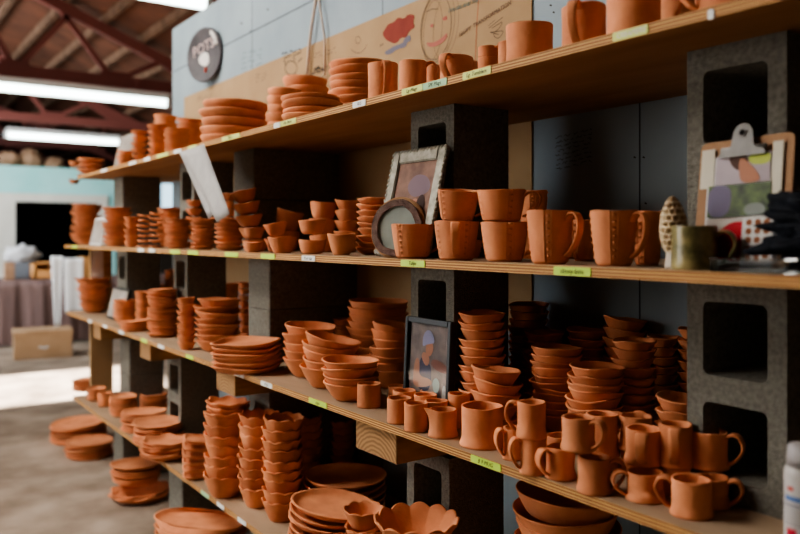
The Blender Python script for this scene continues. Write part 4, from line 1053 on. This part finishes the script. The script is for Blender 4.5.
tumbler(3, 425, 448, 398, 430, 'small tumbler just behind the spouted one')
tumbler(3, 448, 470, 391, 429, 'small tumbler between the black frame and large round cup')
x_ = mug(3, 429, 457, 406, 439, 12, 'small spouted clay pitcher at the front of the tumbler cluster', 'footed', has_handle=False, name='small_pitcher', cat='pitcher', spout=True)
tumbler(3, 461, 504, 401, 450, 'large round clay cup without handle above the lime label', 'large cups')
# black photo frame
Wb, Hb = .205, .258
e = panel('photo_frame', (1.279, 1.692, ZT[3]+.002), Wb, Hb, -PI/2, -.045, 0, 'black photo frame behind the small tumblers, leaning on its block', 'photo frame')
ringframe(Wb, Hb, .014, -.016, .004).build('frame', BLACKF, e, bevel=.002)
m_ = MB(); m_.box((-Wb/2+.008, -.004, .008), (Wb/2-.008, .003, Hb-.008)); m_.build('mat_board', flat('pale_mat', (.12, .11, .10)), e)
pic(e, Wb-.040, Hb-.034, .0, Hb/2, -.0055, [
    ('picture_shelf', flat('printed_rust', (.20, .09, .07)), [(.55, .50), (1, .44), (1, .56), (.6, .62)]),
    ('picture_trousers', KHA, [(.12, .0), (.14, .16), (.40, .22), (.70, .14), (.86, .0)]),
    ('picture_shirt', NAVY, [(.22, .22), (.24, .46), (.30, .62), (.46, .56), (.60, .50), (.58, .24), (.40, .18)]),
    ('picture_chest', SK, [(.30, .60), (.36, .68), (.54, .62), (.52, .52), (.42, .50)]),
    ('picture_arm', SK, [(.10, .30), (.12, .52), (.22, .60), (.28, .50), (.26, .36), (.60, .36), (.62, .28), (.24, .22), (.12, .24)]),
    ('picture_face', SK, [(.42, .66), (.44, .78), (.60, .80), (.64, .72), (.58, .64), (.50, .62)]),
    ('picture_scarf', SCF, [(.34, .72), (.34, .86), (.46, .95), (.60, .92), (.68, .80), (.56, .78), (.44, .76)]),
    ('picture_pot', GRN, [(.66, .24), (.64, .34), (.74, .40), (.84, .34), (.82, .24), (.74, .20)]),
    ('picture_apron', flat('printed_white', (.45, .45, .43)), [(.90, .04), (.90, .30), (1.0, .34), (1.0, .04)])], PBK)
m_ = MB(); m_.box((-Wb/2+.014, -.0125, .014), (Wb/2-.014, -.0115, Hb-.014))
GG, nt, b = mat('picture_glass'); b.inputs['Transmission Weight'].default_value = 1; b.inputs['Roughness'].default_value = .02; b.inputs['IOR'].default_value = 1.2; b.inputs['Base Color'].default_value = (1, 1, 1, 1)
m_.build('glass', GG, e)
# mug cluster
gs = 'mugs clustered at the near end of the third shelf'
def fm(*a, **k): return mug(3, *a, style='footed', group=gs, **k)
MH = .078
fm(503, 524, 425, 461, 200, 'mug at the back left of the cluster, beside the large round cup')
q = fm(520, 547, 434, 476, 190, 'lower mug of the leftmost stacked pair in the cluster')
fm(517, 546, 399, 476, 172, 'upper mug of the leftmost stacked pair in the cluster', lift=0, below=q[2]+.001, H=.072)
fm(546, 575, 443, 481, 212, 'front mug with its loop handle to the left, second along the edge')
fm(578, 611, 452, 496, -8, 'front mug with handle to the right, third along the edge')
fm(562, 595, 413, 453, -32, 'mug perched above two front mugs, handle to its right', lift=MH+.002)
a = fm(546, 573, 432, .17, 60, 'dim lower mug behind the loop-handled front mug')
a = fm(588, 617, 452, .16, 60, 'lower back mug of the pair hidden behind the perched mug')
fm(586, 618, 410, .16, 40, 'upper back mug just behind the perched mug', below=a[2]+.001)
a = fm(621, 648, 446, .20, 100, 'lower mug of the dim back pair, centre of the cluster')
fm(620, 652, 412, .20, 80, 'upper mug of the dim back pair, centre of the cluster', below=a[2]+.001)
q = fm(627, 663, 466, 504, 190, 'lower front mug with a big loop handle to its left')
fm(626, 662, 424, 466, -95, 'upper front mug with its strap handle facing out', lift=0, below=q[2]+.001, H=.078) if False else fm(626, 662, 424, 467, -95, 'upper front mug with its strap handle facing out', lift=q[2]-ZT[3]+.001)
a = fm(663, 690, 462, .14, 100, 'lower mug beneath the shadowed strap-handled mug')
fm(659, 692, 420, .14, -92, 'shadowed upper mug with its strap facing out, left of the nearest pair', below=a[2]+.001)
q = fm(696, 728, 472, 510, -8, 'lower mug of the nearest stacked pair, handle to the right')
fm(690, 727, 426, 471, -14, 'upper mug of the nearest stacked pair, big handle to the right', lift=q[2]-ZT[3]+.001)
fm(672, 711, 473, 520, 176, 'frontmost mug in the cluster, handle to its left')
# spray bottle at the near end
WPL = noisy('white_can', (.42, .40, .38), (.52, .50, .48), scale=8, rough=.35)
x, y = on_level(806, 540, ZT[3]); 
y0_, d_ = along(803, 1.175); R = .026
e = empty('spray_can', (1.175, y0_, ZT[3]+.0005)); e.rotation_euler.z = math.atan2(-y0_, -1.175)
tag(e, 'white aerosol can with red and blue print at the near end', 'spray can')
v, f = vessel([(R*.8, 0, 0), (R, 0, 0), (R, .003, 0), (R, .125, 0), (R*.93, .135, 0), (R*.6, .142, 0), (R*.3, .143, 0)], 40); mesh_obj('can', v, f, WPL, e, True)
v, f = vessel([(R*.5, .143, 0), (R*.86, .137, 0), (R*.86, .150, 0), (R*.80, .168, 0), (R*.5, .172, 0)], 40); mesh_obj('cap', v, f, flat('pale_grey_cap', (.32, .30, .30), .4), e, True)
def wrap(name, mt, a0, a1, z0, z1, r=R+.0006):
    n = 12; vs = []; fs = []
    for k in range(n+1): a = a0+(a1-a0)*k/n; vs += [(r*math.cos(a), r*math.sin(a), z0), (r*math.cos(a), r*math.sin(a), z1)]
    for k in range(n): fs.append((2*k, 2*k+2, 2*k+3, 2*k+1))
    mesh_obj(name, vs, fs, mt, e, True)
wrap('red_square', flat('can_red', (.45, .02, .04)), -.95, -.35, .030, .047); wrap('blue_print', flat('can_blue', (.10, .18, .38)), -1.1, .3, .088, .096); wrap('red_print', flat('can_pink', (.45, .10, .08)), -.9, -.5, .103, .110)
for i, zz in enumerate((.080, .074, .068, .062, .056, .052)): wrap('print_line', flat('can_grey', (.22, .22, .24)), -1.2, .2, zz, zz+(.0035 if i == 0 else .0012))

# ------------------------------------------------------------------ bottom shelf
S(4, 73, 102, 376, 392, 7, 'rimmed_plate', 'far end pile on the bottom shelf', hk=.25)
S(4, 87, 106, 386, 401, 5, 'rimmed_plate', 'small second pile from the far end, bottom shelf')
S(4, 98, 113, 391, 407, 5, 'rimmed_plate', 'small third pile from the far end, bottom shelf')
S(4, 110, 137, 393, 417, 8, 'rimmed_plate', 'middle-sized far pile, bottom shelf')
S(4, 140, 168, 391, .30, 5, 'rimmed_plate', 'back pile before the far hollow block, bottom shelf', hk=.25)
S(4, 121, 166, 406, 433, 7, 'rimmed_plate', 'upper round pile near the bottom far end', hk=.22)
S(4, 134, 184, 415, 447, 7, 'rimmed_plate', 'lower round pile near the bottom far end', hk=.2)
S(4, 141, 193, 433, .04, 5, 'leaf_plate', 'sprawling pile left of the scalloped bowls, bottom shelf', hk=.22)
S(4, 180, 214, 434, 480, 6, 'square_plate', 'slanting pile left of the scalloped bowls', rot=.3, tilt=9, hk=.2)
x, y, ztop, R = S(4, 204, 247, 408, 498, 7, 'scalloped_bowl', 'leftmost tall scalloped pile')
S(4, 206, 249, 396, x-X0, 3, 'leaf_plate', 'wavy pieces laid over the leftmost scalloped pile', lift=ztop-ZT[4]-.012, hk=.3, tilt=5)
S(4, 238, 278, 409, 508, 8, 'scalloped_bowl', 'crooked middle scalloped pile', tilt=4, jit=1.8)
S(4, 262, 303, 412, 522, 9, 'scalloped_bowl', 'tallest front scalloped pile')
S(4, 289, 322, 411, .33, 9, 'scalloped_bowl', 'dim back scalloped pile')
S(4, 322, 356, 415, .50, 8, 'scalloped_bowl', 'darkest back scalloped pile')
S(4, 303, 386, 462, .32, 6, 'plate', 'upper tier of dark dinner plates, bottom shelf', hk=.16)
S(4, 288, 382, 488, .13, 9, 'plate', 'front tilted pile of dinner plates, bottom shelf', hk=.16, tilt=7, jit=1.2)
S(4, 343, 384, 501, .09, 4, 'scalloped_bowl', 'short pile left of the widest scalloped bowls', hk=.9)
S(4, 373, 460, 503, .05, 3, 'big_scalloped_bowl', 'widest pile at the bottom front')
S(4, 514, 620, 474, .30, 9, 'cupbowl', 'huge dark pile under the mug cluster', hk=.5)
# floor
S(0, 52, 106, 415, 445, 7, 'rimmed_plate', 'upper floor pile beyond the shelf end', hk=.3)
S(0, 66, 112, 434, 460, 6, 'rimmed_plate', 'lower floor pile beyond the shelf end', hk=.28)
S(0, 113, 169, 480, 504, 4, 'leaf_plate', 'wavy lower half of the floor pile', hk=.22)
S(0, 112, 161, 455, 486, 5, 'rimmed_plate', 'round upper half of the same floor pile', hk=.25, lift=.085)
S(0, 148, 252, 501, .06, 8, 'oval_tray', 'big floor pile at the front', rot=-.35, jit=.5, hk=.12)

# ------------------------------------------------------------------ light
def area(name, loc, target, size, power, col, spread=180):
    l = bpy.data.lights.new(name, 'AREA'); l.shape = 'RECTANGLE'; l.size, l.size_y = size; l.energy = power; l.color = col; l.spread = math.radians(spread)
    o = bpy.data.objects.new(name, l); C.objects.link(o); o.location = loc
    o.rotation_euler = (Vector(target)-Vector(loc)).to_track_quat('-Z', 'Y').to_euler(); return o
area('assumed_overhead_light', (-1.4, 4.3, 4.35), (1.3, 2.8, 1.2), (3.0, 2.0), 335, (1.0, .94, .87))  # assumed overhead daylight lamp under the closed roof, which has no skylight
area('assumed_side_light', (-4.2, 5.2, 2.3), (1.3, 2.4, 1.2), (3.0, 2.0), 130, (1.0, .93, .85))  # assumed daylight lamp hung inside the solid left wall, no window there
area('assumed_doorway_light', (-4.9, 8.06, 1.5), (2, 7.6, .9), (1.6, 2.8), 160, (.85, .93, 1.0))  # added lamp for sky glow from the assumed doorway
sun = bpy.data.lights.new('sun', 'SUN'); sun.energy = 120; sun.angle = math.radians(1.2); sun.color = (1, .95, .88)
so = bpy.data.objects.new('sun', sun); C.objects.link(so); so.rotation_euler = Vector((1, 0, -.39)).to_track_quat('-Z', 'Y').to_euler()
area('far_fill_light', (-1.0, 10.4, 3.1), (2.5, 13.5, 1.4), (2.4, 1.6), 270, (.9, .96, 1))  # added fill lamp that brightens the far room and roof, no opening there
w = bpy.data.worlds.new('world'); bpy.context.scene.world = w; w.use_nodes = True
w.node_tree.nodes['Background'].inputs[0].default_value = (.75, .85, 1, 1); w.node_tree.nodes['Background'].inputs[1].default_value = 1.6
sc = bpy.context.scene
sc.view_settings.view_transform = 'AgX'
try: sc.view_settings.look = 'AgX - Medium High Contrast'
except Exception: pass
sc.view_settings.exposure = -.12
sc.cycles.use_denoising = True
